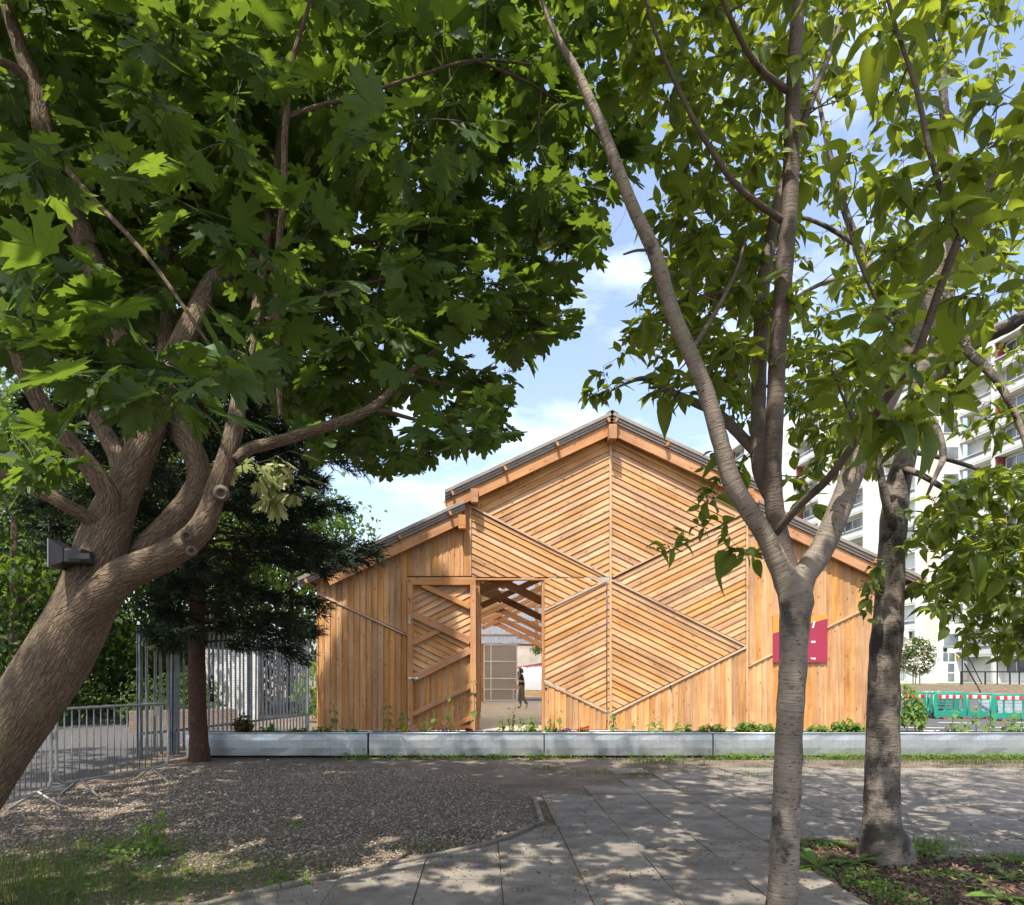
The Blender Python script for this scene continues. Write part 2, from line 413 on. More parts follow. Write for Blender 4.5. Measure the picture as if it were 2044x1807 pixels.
M['cream'] = plain('cream_blossom', (0.72, 0.68, 0.55), (0.6, 0.56, 0.42), 8, 0.7)
M['asphalt'] = plain('asphalt', (0.085, 0.085, 0.088), (0.05, 0.05, 0.052), 90, 0.85, bmp=0.3)
M['pathtar'] = plain('worn_tarmac', (0.085, 0.081, 0.078), (0.05, 0.048, 0.047), 7, 0.9, bmp=0.2, detail=9)
M['marking'] = plain('road_paint', (0.72, 0.72, 0.70), (0.55, 0.55, 0.53), 10, 0.6)
M['grassground'] = plain('mown_verge', (0.12, 0.15, 0.035), (0.08, 0.10, 0.025), 3, 0.95, bmp=0.5)
M['fence_white'] = plain('tunnel_fabric', (0.75, 0.76, 0.78), (0.68, 0.69, 0.72), 2, 0.5)
M['stem'] = plain('green_stem', (0.12, 0.17, 0.04), (0.08, 0.12, 0.03), 10, 0.6)

M['maple_leaf'] = leaf('maple_leaf', (0.060, 0.112, 0.030), (0.036, 0.072, 0.021), (0.20, 0.295, 0.028), 0.45, 0.46, 'palm')
M['cherry_leaf'] = leaf('cherry_leaf', (0.088, 0.138, 0.026), (0.048, 0.085, 0.019), (0.40, 0.47, 0.04), 0.38, 0.46, 'side')
M['tree_leaf'] = leaf('sycamore_leaf', (0.055, 0.098, 0.022), (0.026, 0.054, 0.014), (0.17, 0.26, 0.025), 0.5, 0.42, 'side')
M['pale_leaf'] = leaf('variegated_leaf', (0.16, 0.21, 0.06), (0.13, 0.18, 0.05), (0.42, 0.48, 0.20), 0.5, 0.42, 'palm', fringe=(0.55, 0.53, 0.32))
M['herb_leaf'] = leaf('herb_leaf', (0.13, 0.22, 0.045), (0.07, 0.14, 0.03), (0.34, 0.48, 0.06), 0.5, 0.4, 'side')
M['rust_leaf'] = leaf('rusty_leaf', (0.14, 0.12, 0.04), (0.09, 0.06, 0.025), (0.30, 0.22, 0.05), 0.5, 0.35, 'side')
M['needle'] = leaf('cypress_scale', (0.027, 0.046, 0.019), (0.012, 0.024, 0.011), (0.035, 0.06, 0.015), 0.6, 0.2, 'side')
M['grass'] = leaf('grass_blade', (0.115, 0.165, 0.04), (0.06, 0.095, 0.025), (0.24, 0.32, 0.05), 0.55, 0.38, 'side')
M['litter'] = leaf('dry_litter', (0.30, 0.17, 0.07), (0.16, 0.085, 0.035), (0.25, 0.14, 0.05), 0.7, 0.2, 'side')
M['bark_maple'] = bark_fissured('maple_bark', (0.055, 0.04, 0.028), (0.22, 0.165, 0.118), (0.16, 0.15, 0.05))
M['bark_red'] = bark_fissured('cypress_bark', (0.035, 0.019, 0.014), (0.13, 0.072, 0.05), (0.15, 0.10, 0.07))
M['bark_cherry'] = bark_cherry('cherry_bark', (0.255, 0.21, 0.168), (0.04, 0.038, 0.032), (0.17, 0.08, 0.045), 0.575, 0.65)
M['bark_cherry_dark'] = bark_cherry('shaded_young_bark', (0.135, 0.10, 0.078), (0.03, 0.024, 0.02), (0.16, 0.075, 0.045), 0.6, 0.68)  # young bark's brown, darkened also for the shade on the upper limbs
M['bark_cherry_old'] = bark_cherry('old_cherry_bark', (0.205, 0.170, 0.14), (0.026, 0.021, 0.018), (0.06, 0.045, 0.035), 0.47, 0.58)
M['bark_twig'] = plain('twig_bark', (0.15, 0.115, 0.09), (0.075, 0.055, 0.042), 25, 0.8)

def _paving():
    m, t, b, out = nodes('concrete_slab'); b.inputs['Roughness'].default_value = 0.85
    oi = t.nodes.new('ShaderNodeObjectInfo'); q = mapped(t, 'World', (1, 1, 1)).outputs[0]
    n1 = noise(t, q, 3.5, 8, 0.62); n2 = noise(t, q, 130, 3)
    col = ramp(t, n1, [(0.28, (0.135, 0.120, 0.103)), (0.5, (0.185, 0.166, 0.144)), (0.72, (0.245, 0.222, 0.193))])
    col = mix(t, 0.4, col, ramp(t, n2, [(0.35, (0.6, 0.6, 0.58)), (0.6, (1.05, 1.03, 1.0))]), 'MULTIPLY')
    v = math_(t, 'ADD', math_(t, 'MULTIPLY', oi.outputs['Random'], 0.22), 0.89)
    hs = t.nodes.new('ShaderNodeHueSaturation'); t.links.new(v, hs.inputs['Value']); t.links.new(col, hs.inputs['Color'])
    st = ramp(t, noise(t, q, 1.7, 7, 0.7), [(0.46, (1.04, 1.03, 1.0)), (0.56, (0.8, 0.78, 0.75)), (0.68, (0.55, 0.53, 0.5))])
    t.links.new(mix(t, 1.0, hs.outputs[0], st, 'MULTIPLY'), b.inputs['Base Color']); bump(t, b, n2, 0.25, 0.003); return m
M['paving'] = _paving()
def _dirt():
    m, t, b, out = nodes('trodden_earth'); b.inputs['Roughness'].default_value = 0.95; b.inputs['Specular IOR Level'].default_value = 0.15
    q = mapped(t, 'World', (1, 1, 1)).outputs[0]
    n1 = noise(t, q, 1.3, 8, 0.6); n2 = noise(t, q, 26, 6, 0.65); v = voro(t, q, 55)
    col = ramp(t, n1, [(0.3, (0.105, 0.082, 0.064)), (0.5, (0.16, 0.128, 0.10)), (0.72, (0.225, 0.188, 0.148))])
    col = mix(t, 0.5, col, ramp(t, n2, [(0.3, (0.5, 0.48, 0.45)), (0.65, (1.1, 1.08, 1.05))]), 'MULTIPLY')
    st = ramp(t, v.outputs['Distance'], [(0.10, (1, 1, 1)), (0.16, (0, 0, 0))]); on = ramp(t, v.outputs['Color'], [(0.6, (0, 0, 0)), (0.63, (1, 1, 1))])
    col = mix(t, mix(t, 1.0, st, on, 'MULTIPLY'), col, (0.38, 0.34, 0.28))
    t.links.new(col, b.inputs['Base Color']); bump(t, b, n2, 0.7, 0.03); return m
M['dirt'] = _dirt()
def _pebble():
    m, t, b, out = nodes('river_pebble'); b.inputs['Roughness'].default_value = 0.75
    at = t.nodes.new('ShaderNodeAttribute'); at.attribute_name = 'rnd'
    col = ramp(t, at.outputs['Fac'], [(0.0, (0.11, 0.09, 0.072)), (0.3, (0.19, 0.147, 0.105)), (0.6, (0.26, 0.20, 0.142)), (0.85, (0.30, 0.25, 0.195)), (1.0, (0.42, 0.37, 0.31))])
    n = noise(t, mapped(t, 'World', (1, 1, 1)).outputs[0], 120, 3)
    t.links.new(mix(t, 0.4, col, ramp(t, n, [(0.3, (0.6, 0.6, 0.6)), (0.7, (1.1, 1.1, 1.1))]), 'MULTIPLY'), b.inputs['Base Color']); return m
M['pebble'] = _pebble()
def _chip():
    m, t, b, out = nodes('bark_chip'); b.inputs['Roughness'].default_value = 0.9
    at = t.nodes.new('ShaderNodeAttribute'); at.attribute_name = 'rnd'
    t.links.new(ramp(t, at.outputs['Fac'], [(0.0, (0.035, 0.02, 0.014)), (0.6, (0.11, 0.058, 0.036)), (1.0, (0.22, 0.13, 0.085))]), b.inputs['Base Color']); return m
M['chip'] = _chip()
def _brick(name, c1, c2, mortar, sx=1.0):
    m, t, b, out = nodes(name); b.inputs['Roughness'].default_value = 0.9
    k = t.nodes.new('ShaderNodeTexBrick'); q = mapped(t, 'Object', (1, 1, 1))
    k.inputs['Scale'].default_value = 1.0; k.inputs['Brick Width'].default_value = 0.225; k.inputs['Row Height'].default_value = 0.075
    k.inputs['Mortar Size'].default_value = 0.01; k.inputs['Color1'].default_value = (*c1, 1); k.inputs['Color2'].default_value = (*c2, 1); k.inputs['Mortar'].default_value = (*mortar, 1)
    sx_ = t.nodes.new('ShaderNodeSeparateXYZ'); cx_ = t.nodes.new('ShaderNodeCombineXYZ'); t.links.new(q.outputs[0], sx_.inputs[0]); t.links.new(sx_.outputs[0], cx_.inputs[0]); t.links.new(sx_.outputs[2], cx_.inputs[1]); t.links.new(cx_.outputs[0], k.inputs['Vector']); n = noise(t, mapped(t, 'World', (1, 1, 1)).outputs[0], 6, 5)
    t.links.new(mix(t, 0.5, k.outputs['Color'], ramp(t, n, [(0.3, (0.6, 0.58, 0.55)), (0.7, (1.1, 1.1, 1.1))]), 'MULTIPLY'), b.inputs['Base Color']); bump(t, b, k.outputs['Fac'], -0.4, 0.01); return m
M['brick'] = _brick('stock_brick', (0.28, 0.19, 0.125), (0.21, 0.14, 0.095), (0.27, 0.24, 0.2))
M['whitebrick'] = _brick('painted_brick', (0.62, 0.62, 0.6), (0.55, 0.55, 0.54), (0.36, 0.36, 0.35))
def _sheet(name, c, tr, f):
    m, t, b, out = nodes(name); b.inputs['Base Color'].default_value = (*c, 1); b.inputs['Roughness'].default_value = 0.5
    n = noise(t, mapped(t, 'World', (1, 1, 1)).outputs[0], 2.5, 5)
    t.links.new(ramp(t, n, [(0.3, tuple(x * .8 for x in c)), (0.7, c)]), b.inputs['Base Color'])
    tl = t.nodes.new('ShaderNodeBsdfTranslucent'); tl.inputs['Color'].default_value = (*tr, 1)
    ms = t.nodes.new('ShaderNodeMixShader'); ms.inputs[0].default_value = f
    t.links.new(b.outputs[0], ms.inputs[1]); t.links.new(tl.outputs[0], ms.inputs[2]); t.links.new(ms.outputs[0], out.inputs['Surface']); return m
M['polycarb'] = _sheet('polycarbonate_sheet', (0.62, 0.64, 0.66), (0.92, 0.93, 0.95), 0.7)
M['roof'] = _sheet('corrugated_sheet', (0.24, 0.205, 0.17), (0.32, 0.24, 0.15), 0.12)
M['verge'] = plain('verge_metal', (0.30, 0.26, 0.22), (0.22, 0.19, 0.16), 3, 0.5, 0.2, stretch=(1, 1, 1))
M['fabric'] = _sheet('fleece_cover', (0.72, 0.73, 0.75), (0.8, 0.8, 0.82), 0.4)
M['roofclear'] = _sheet('added_clear_sheet', (0.7, 0.7, 0.68), (0.95, 0.92, 0.85), 0.85)  # unseen rear roof made translucent, added to brighten the barn inside
def _mesh():
    m, t, b, out = nodes('perforated_mesh'); b.inputs['Roughness'].default_value = 0.5; b.inputs['Metallic'].default_value = 0.3
    n = noise(t, mapped(t, 'World', (1, 1, 1)).outputs[0], 60, 2)
    t.links.new(ramp(t, n, [(0.3, (0.27, 0.25, 0.22)), (0.7, (0.36, 0.335, 0.295))]), b.inputs['Base Color']); return m
M['mesh'] = _mesh()
def _glass():
    m, t, b, out = nodes('window_glass'); b.inputs['Roughness'].default_value = 0.06; b.inputs['Specular IOR Level'].default_value = 0.7
    n = noise(t, mapped(t, 'World', (1, 1, 0.6)).outputs[0], 0.5, 2)
    t.links.new(ramp(t, n, [(0.35, (0.05, 0.065, 0.075)), (0.65, (0.22, 0.25, 0.27))]), b.inputs['Base Color']); return m
M['glass'] = _glass()
M['concrete'] = plain('floor_concrete', (0.36, 0.30, 0.235), (0.27, 0.225, 0.175), 2.2, 0.8, bmp=0.1, detail=8)
M['skin'] = plain('skin', (0.50, 0.29, 0.20), (0.46, 0.26, 0.18), 10, 0.5)
M['hair'] = plain('brown_hair', (0.085, 0.04, 0.022), (0.05, 0.025, 0.014), 40, 0.5)
M['tee'] = plain('dark_tshirt', (0.03, 0.022, 0.022), (0.02, 0.015, 0.015), 12, 0.85)
M['trouser'] = plain('grey_trousers', (0.17, 0.165, 0.14), (0.125, 0.12, 0.10), 12, 0.9)
M['shoe'] = plain('pale_shoes', (0.45, 0.43, 0.38), (0.38, 0.36, 0.32), 12, 0.7)
M['exit'] = plain('exit_green', (0.02, 0.2, 0.09), (0.02, 0.18, 0.08), 5, 0.5)
M['led'] = plain('green_led', (0.1, 0.9, 0.3), None, 5, 0.4, emit=((0.1, 1.0, 0.35), 6.0))

# ================================================================== the ground
def sheet(name, poly, z, mat, kind='structure'):
    me = bpy.data.meshes.new(name); me.from_pydata([(x, y, z) for x, y in poly], [], [tuple(range(len(poly)))]); me.update()
    return link(name, me, mat, None, None, kind)
sheet('ground', [(-400, -60), (400, -60), (400, 700), (-400, 700)], 0.0, M['dirt'])
sheet('path', [(-30, 3.0), (-5.55, 3.0), (-5.45, 9.0), (-6.2, 13.2), (-8.6, 27), (-30, 27)], 0.004, M['pathtar'])
sheet('road', [(10.95, 13.4), (90, 13.4), (90, 44.5), (10.95, 44.5)], 0.004, M['asphalt'])
sheet('yard', [(-6, 36.6), (10.9, 36.6), (10.9, 58), (-6, 58)], 0.004, M['pathtar'])
sheet('barn_floor', [(GX(1275), YF - 0.35), (GX(3555), YF - 0.35), (GX(3555), 36.58), (GX(1275), 36.58)], 0.010, M['concrete'])
sheet('verge', [(14, 45.3), (120, 45.3), (120, 110), (14, 110)], 0.42, M['grassground'])
mk = thing('road_marking', 'broken white line painted across the grey road behind the planters', 'road marking', (13, 20, 0))
mk['kind'] = 'structure'
for y0, xs in ((19.3, (11.6, 14.0, 16.4)), (21.1, (11.4, 13.8, 16.2)), (24.6, (11.4, 13.0, 15.6, 18.0))):
    for x in xs: MB().slab([(x, y0), (x + 1.1, y0 - 0.25), (x + 1.1, y0 - 0.15), (x, y0 + 0.1)], 0.005, 0.009).build('dash', M['marking'], mk)

# paving slabs of 600 mm, cut along the gravel edging
EDGE = [(-2.55, 3.2), (-2.1, 4.3), (-1.45, 5.0), (-0.75, 5.55), (-0.32, 5.9), (0.12, 6.32), (0.50, 6.98), (0.60, 7.1), (0.62, 8.5)]
sheet('joint_sand', [(-2.2, 2.8), (9.6, 2.8), (9.6, 10.4), (1.6, 10.4), (0.75, 8.3), (0.75, 6.9), (0.2, 6.3), (-1.3, 5.0)], 0.0045, M['dirt'])
pv = bpy.data.objects.new('paving', None); COL.objects.link(pv); pv['kind'] = 'structure'
PIT = [(2.30, 2.6), (2.42, 4.3), (2.62, 5.2), (2.72, 6.2), (3.2, 6.45), (3.75, 6.3), (4.25, 5.75), (5.3, 5.1), (5.6, 3.2), (4.4, 2.4)]
PIT1 = [(1.2, 3.2), (1.2, 4.35), (2.2, 4.35), (2.2, 3.2)]
def edge_x(y):
    for (x0, y0), (x1, y1) in zip(EDGE[:-1], EDGE[1:]):
        if y0 <= y <= y1 and y1 > y0: return x0 + (x1 - x0) * (y - y0) / (y1 - y0)
    return -3 if y < 3.2 else 0.74
for j in range(-4, 10):
    y0 = 5.14 + 0.595 * j
    for i in range(-5, 16):
        x0 = 0.131 + 0.6 * i
        if y0 > 8.3 and x0 < 1.3 + 0.25 * math.sin(i * 3.1 + j): continue
        if y0 > 9.2 and (i * 7 + j * 3) % 5 == 0 and x0 < 4: continue
        g = 0.0035
        poly = [(x0 + g, y0 + g), (x0 + 0.6 - g, y0 + g), (x0 + 0.6 - g, y0 + 0.595 - g), (x0 + g, y0 + 0.595 - g)]
        ym = y0 + 0.3; lim = edge_x(ym) + 0.14 if y0 < 6.3 else 0.72
        # cut the slab along the slanting edging
        xa, xb = edge_x(max(3.2, y0)) + 0.12, edge_x(max(3.2, min(y0 + 0.595, 8.4))) + 0.12
        if y0 > 6.5: xa = xb = 0.72
        dx = xb - xa; poly = clip(poly, 0.595, -dx, -(0.595 * xa - dx * y0))
        if len(poly) < 3 or abs(area(poly)) < 0.02: continue
        cx = sum(p[0] for p in poly) / len(poly); cyy = sum(p[1] for p in poly) / len(poly)
        if inpoly([cx], [cyy], PIT)[0] or inpoly([cx], [cyy], PIT1)[0]: continue
        if area(poly) < 0: poly = poly[::-1]
        t = random.uniform(-0.006, 0.005); mw = Matrix.Translation((cx, cyy, 0.020 + t)) @ Matrix.Rotation(random.uniform(-.004, .004), 4, 'X') @ Matrix.Rotation(random.uniform(-.004, .004), 4, 'Y')
        MB().slab([(px - cx, py - cyy) for px, py in poly], -0.05, 0.0).build('slab', M['paving'], pv, mw, bevel=0.003)

# concrete edging round the gravel, in short lengths
for a, (p, q) in enumerate(zip(EDGE[:-1], EDGE[1:])):
    d = Vector((q[0] - p[0], q[1] - p[1], 0))
    if d.length < 0.15: continue
    o = beam('edging_stone', (p[0], p[1], -0.018), (q[0] - d.x * .02, q[1] - d.y * .02, -0.018), 0.05, 0.10, M['paving'], None, bevel=0.012)
    tag(o, 'low grey concrete edging between gravel and paving, %s length counted from the picture bottom' % ('first', 'second', 'third', 'fourth', 'fifth', 'sixth', 'x', 'last')[a], 'edging stone', 'edging round the gravel')

# ================================================================== the barn
XR = GX(2440)
barn = thing('timber_barn', 'long pitched timber barn clad in orange larch boards in diamond and vertical patterns', 'barn', (XR, YF, 0))
A26 = math.atan(0.49)
def panel(poly_f, ang, parent, y=YF, pitch=0.155, proud=0.025, base=0.012, phase=0.0, name='board', mat=None):
    poly = [(GX(x), GZ(z)) for x, z in poly_f] if poly_f[0][0] > 100 else poly_f
    ca, sa = math.cos(ang), math.sin(ang)
    loc = [(x * ca + z * sa, -x * sa + z * ca) for x, z in poly]
    v0, v1 = min(p[1] for p in loc), max(p[1] for p in loc)
    k = math.floor((v0 - phase) / pitch); n = 0
    while phase + k * pitch < v1:
        a = phase + k * pitch; k += 1
        band = clip(clip(loc, 0, 1, -a), 0, -1, a + pitch + 0.001)
        if len(band) < 3 or abs(area(band)) < 0.0025: continue
        if area(band) < 0: band = band[::-1]
        cx = sum(p[0] for p in band) / len(band); cz = sum(p[1] for p in band) / len(band)
        m = len(band); vs = []; jit = random.uniform(-0.003, 0.003)
        for x, v in band: vs.append((x - cx, -(base + jit + proud * (1 - (v - a) / pitch)), v - cz))
        for x, v in band: vs.append((x - cx, 0.0, v - cz))
        fs = [tuple(range(m)), tuple(range(2 * m - 1, m - 1, -1))] + [((i + 1) % m, i, m + i, m + (i + 1) % m) for i in range(m)]
        me = bpy.data.meshes.new(name); me.from_pydata(vs, [], fs); me.update()
        mw = Matrix(((ca, 0, -sa, 0), (0, 1, 0, 0), (sa, 0, ca, 0), (0, 0, 0, 1)))
        mw.translation = Vector((cx * ca - cz * sa, y, cx * sa + cz * ca))
        link(name, me, mat or M['board'], parent, mw); n += 1
    return n
V90 = math.pi / 2
panel([(2436, 2306), (2436, 1692), (1872, 1957), (1872, 2018)], A26, barn, phase=0.03)
panel([(2446, 2306), (2983, 2043), (2983, 1944), (2446, 1692)], -A26, barn, phase=0.07)
panel([(1886, 2036), (1886, 2309), (2426, 2309)], -A26, barn, phase=0.02)
panel([(2452, 2318), (2981, 2578), (2981, 2058)], A26, barn, phase=0.11)
panel([(2446, 2328), (2446, 2846), (2974, 2586)], -A26, barn, phase=0.05)
panel([(2440, 2864), (2440, 2921), (2983, 2921), (2983, 2598)], V90, barn)
panel([(2990, 2671), (2990, 2921), (3560, 2921), (3560, 2392)], V90, barn)
panel([(2990, 2030), (2990, 2660), (3560, 2381), (3560, 2287)], V90, barn)
panel([(1268, 2379), (1268, 2921), (1897, 2921), (1897, 2676)], V90, barn)
panel([(1268, 2312), (1268, 2369), (1628, 2534), (1628, 2144)], V90, barn)
panel([(1629, 2144), (1629, 2305), (1852, 2305), (1852, 2040)], V90, barn)
# sheathing behind the boards, left open at the doorway
sh = MB()
for pf in ([(1270, 2316), (1270, 2920), (1898, 2920), (1898, 2024)], [(1898, 2024), (1898, 2309), (2440, 2309), (2440, 1692), (1872, 1957)],
           [(2440, 1692), (2440, 2920), (3558, 2920), (3558, 2290), (2990, 2030), (2985, 1944)]):
    sh.prism([(GX(x), GZ(z)) for x, z in pf], YF + 0.002, YF + 0.05)
sh.build('sheathing', M['darkgap'], barn)
# battens covering the joints of the pattern
def bat(a, b, name='batten', w=0.05, parent=barn, y=YF - 0.035, mat=None, d=0.05):
    p0, p1 = F(a[0], a[1], YF), F(b[0], b[1], YF); p0.y = p1.y = y
    n = Vector((0, 0, 1)) if abs(p1.x - p0.x) > 0.05 else Vector((1, 0, 0))
    return beam(name, p0, p1, d, w, mat or M['batten'], parent, n, bevel=0.003)
bat((1866, 2018), (2434, 2309)); bat((2449, 2309), (2984, 2047)); bat((2447, 2322), (2982, 2586)); bat((2982, 2590), (2446, 2855))
bat((2990, 2665), (3560, 2386)); bat((1268, 2373), (1630, 2542))
bat((2441, 1722), (2441, 2921), w=0.06); bat((2986, 1960), (2986, 2921), w=0.04, y=YF - 0.03); bat((1882, 2030), (1882, 2305), w=0.045)
beam('corner_post', F(1866, 2010, YF - .02), F(1866, 2305, YF - .02), 0.06, 0.17, M['beam'], barn, Vector((1, 0, 0)))
beam('corner_post', F(3007, 2005, YF - .02), F(3007, 2140, YF - .02), 0.06, 0.20, M['beam'], barn, Vector((1, 0, 0)))
beam('door_lintel', (GX(1900), YF + .03, GZ(2318)), (GX(2176), YF + .03, GZ(2318)), 0.16, 0.05, M['beam'], barn)
beam('door_jamb', (GX(2171), YF + .06, 0.012), (GX(2171), YF + .06, GZ(2320)), 0.16, 0.045, M['beam'], barn, Vector((1, 0, 0)))
beam('door_jamb', (GX(1911), YF + .12, 0.012), (GX(1911), YF + .12, GZ(2320)), 0.2, 0.10, M['beam'], barn, Vector((1, 0, 0)))
# roofs: rafters, purlins, corrugated sheets
SL = 0.468; YB = 36.5; Y0 = 17.98
ZR = 8.265                                      # sheet level at the ridge
UHW, UZ = 4.32, ZR - SL * 4.32                  # upper eave
LX0, LZ0, LHW = 3.86, 5.965, 8.12                # lower roof from under the upper one
def roof_z(u, low): return (LZ0 - SL * (u - LX0)) if low else (ZR - SL * u)
def corr(name, s, u0, u1, low, y0, y1, mat):
    ys = np.arange(y0, y1, 0.0255); n = len(ys); v = []
    for y in ys:
        w = 0.018 * math.sin(y * 2 * math.pi / 0.153)
        for u in (u0, u1): v.append((XR + s * u, y, roof_z(u, low) + w))
    f = [(2 * i, 2 * i + 1, 2 * i + 3, 2 * i + 2) for i in range(n - 1)]
    me = bpy.data.meshes.new(name); me.from_pydata(v, [], f); me.update(); me.polygons.foreach_set('use_smooth', [True] * len(f))
    o = link(name, me, mat, barn)
    if mat is M['roofclear']: return o
    md = o.modifiers.new('s', 'SOLIDIFY'); md.thickness = 0.012; md.offset = 0; return o
for s in (-1, 1):
    for low, u0, u1 in ((0, 0.03, UHW), (1, LX0 - 0.05, LHW)):
        for k, (ya, yb) in enumerate(((Y0, 22.0), (22.0, 25.6), (25.6, 29.3), (29.3, 33.0), (33.0, YB + .3))):
            corr('roof_sheet', s, u0, u1, low, ya, yb, M['roofclear'] if k else M['roof'])
        # bargeboard rafter, verge flashing and purlin ends
        um = 0.04 if not low else LX0
        e = u1 - (0.02 if not low else 0.75)
        beam('rafter', (XR + s * um, Y0 + .13, roof_z(um, low) - 0.40), (XR + s * e, Y0 + .13, roof_z(e, low) - 0.40), 0.09, 0.29, M['beam'], barn)
        beam('verge_trim', (XR + s * u0, Y0 - .015, roof_z(u0, low) - .04), (XR + s * u1, Y0 - .015, roof_z(u1, low) - .04), 0.012, 0.085, M['verge'], barn)
        beam('verge_trim', (XR + s * u0, Y0 + .015, roof_z(u0, low) - .125), (XR + s * u1, Y0 + .015, roof_z(u1, low) - .125), 0.012, 0.075, M['roof'], barn)
        beam('verge_trim', (XR + s * u0, Y0 + .045, roof_z(u0, low) - .2), (XR + s * u1, Y0 + .045, roof_z(u1, low) - .2), 0.012, 0.07, M['verge'], barn)
        us = (0.10, 1.42, 2.76, 4.12) if not low else (4.18, 5.48, 6.80, 7.9)
        for u in us:
            z = roof_z(u, low) - 0.185
            MB().box(0, YB - Y0 + .2, -.03, .03, -.055, .055).build('purlin', M['beam'], barn,
                Matrix.Translation((XR + s * u, Y0 - 0.07, z)) @ Matrix.Rotation(s * math.atan(SL), 4, 'Y') @ Matrix.Rotation(math.pi / 2, 4, 'Z'), bevel=0.003)
    beam('wall_plate', (XR + s * 3.56, Y0 - .03, GZ(1995)), (XR + s * 3.56, YB, GZ(1995)), 0.19, 0.35, M['beam'], barn)
    beam('wall_plate', (XR + s * 3.88, Y0 - .03, GZ(2098)), (XR + s * 3.88, YB, GZ(2098)), 0.19, 0.35, M['beam'], barn)
    beam('eaves_beam', (XR + s * 7.62, Y0 + .3, GZ(2345)), (XR + s * 7.62, YB, GZ(2345)), 0.14, 0.28, M['beam'], barn)
    MB().box(XR + s * UHW - .004, XR + s * UHW + .004, Y0 - .01, YB, UZ - 0.22, UZ - .0).build('eaves_flashing', M['galv'], barn)
beam('ridge_beam', (XR, Y0 - .12, GZ(1748)), (XR, YB, GZ(1748)), 0.20, 0.37, M['beam'], barn)
MB().prism([(XR - .16, ZR - .055), (XR, ZR + .055), (XR + .16, ZR - .055), (XR, ZR + .03)], Y0 - .02, YB + .3).build('ridge_cap', M['roof'], barn)
# side walls, back wall and inner frame
MB().box(GX(1268), GX(1268) + .06, YF + .02, YB, 0.0, GZ(2318)).build('side_wall', M['board'], barn)
MB().box(GX(3556), GX(3556) + .06, YF + .02, YB, 0.0, GZ(2300)).build('side_wall', M['board'], barn)
for yb in (19.0, 22.9, 26.8, 30.7, 34.6):
    for s in (-1, 1):
        beam('post', (XR + s * 3.50, yb, 0.012), (XR + s * 3.50, yb, 6.0), 0.22, 0.15, M['beam'], barn, Vector((1, 0, 0)))
        beam('tie', (XR + s * 3.45, yb + .05, 4.32), (XR - s * 0.1, yb + .05, 4.32 - 3.55 * .49), 0.07, 0.22, M['beam'], barn)
        beam('brace', (XR + s * 3.40, yb - .06, 3.7), (XR + s * 0.1, yb - .06, 3.7 + 3.3 * SL), 0.06, 0.20, M['beam'], barn)
        beam('rafter', (XR + s * .05, yb, roof_z(.05, 0) - .3), (XR + s * 4.2, yb, roof_z(4.2, 0) - .3), 0.09, 0.28, M['beam'], barn)
        beam('rafter', (XR + s * LX0, yb, roof_z(LX0, 1) - .3), (XR + s * 7.5, yb, roof_z(7.5, 1) - .3), 0.09, 0.28, M['beam'], barn)
        MB().prism([(XR + s * 3.44, 4.75), (XR + s * 3.44, 4.1), (XR + s * 2.75, 3.78), (XR + s * 2.68, 4.1), (XR + s * 3.2, 4.62)][::s], yb - .012, yb + .008).build('gusset', M['ply'], barn)
for k, x in enumerate(np.arange(GX(1275), GX(3550), 0.0765)):
    pass
bw = []; n = 0
xs = np.arange(XR - 7.5, XR + 7.5, 0.019)
for x in xs:
    u = abs(x - XR); zt = (roof_z(u, 0) if u < 3.6 else roof_z(max(u, LX0), 1)) - 0.1
    w = 0.016 * math.sin(x * 2 * math.pi / 0.153); bw += [(x, YB + w, 3.06), (x, YB + w, max(zt, 3.1))]
me = bpy.data.meshes.new('polycarbonate_wall'); me.from_pydata(bw, [], [(2 * i, 2 * i + 2, 2 * i + 3, 2 * i + 1) for i in range(len(xs) - 1)]); me.update()
link('polycarbonate_wall', me, M['polycarb'], barn)
for z in (3.45, 4.15, 4.95, 5.75): beam('rail', (XR - 7.2 + max(0, z - 4.1) * 1.8, YB - .06, z), (XR + 7.2 - max(0, z - 4.1) * 1.8, YB - .06, z), 0.06, 0.10, M['rawtimber'], barn)
beam('post', (2.78, YB - .12, 3.0), (2.78, YB - .12, 6.6), 0.12, 0.16, M['beam'], barn, Vector((1, 0, 0)))
beam('brace', (-0.2, YB - .13, 4.1), (2.8, YB - .13, 5.5), 0.08, 0.14, M['beam'], barn)
beam('back_lintel', (XR - 7.3, YB, 2.98), (XR + 7.3, YB, 2.98), 0.14, 0.16, M['beam'], barn)
MB().tube([(XR - 7.0, YB - .2, 3.02), (XR + 7.0, YB - .2, 3.02)], 0.045).build('sliding_track', M['galv'], barn)
for k in range(12): MB().box(-0.02, 0.02, -.03, .03, -.06, .08).build('track_bracket', M['zinc'], barn, Matrix.Translation((0.25 + k * .62, YB - .2, 3.02)))
MB().box(GX(1268), 0.05, YB - .02, YB + .04, 0, 2.9).box(5.2, GX(3556), YB - .02, YB + .04, 0, 2.9).build('back_wall', M['board'], barn)
for k in range(22): MB().box(1.8 + k * .155, 1.82 + k * .155, YB + .1, YB + .13, 2.76, 2.9).build('louvre', M['beam'], barn)
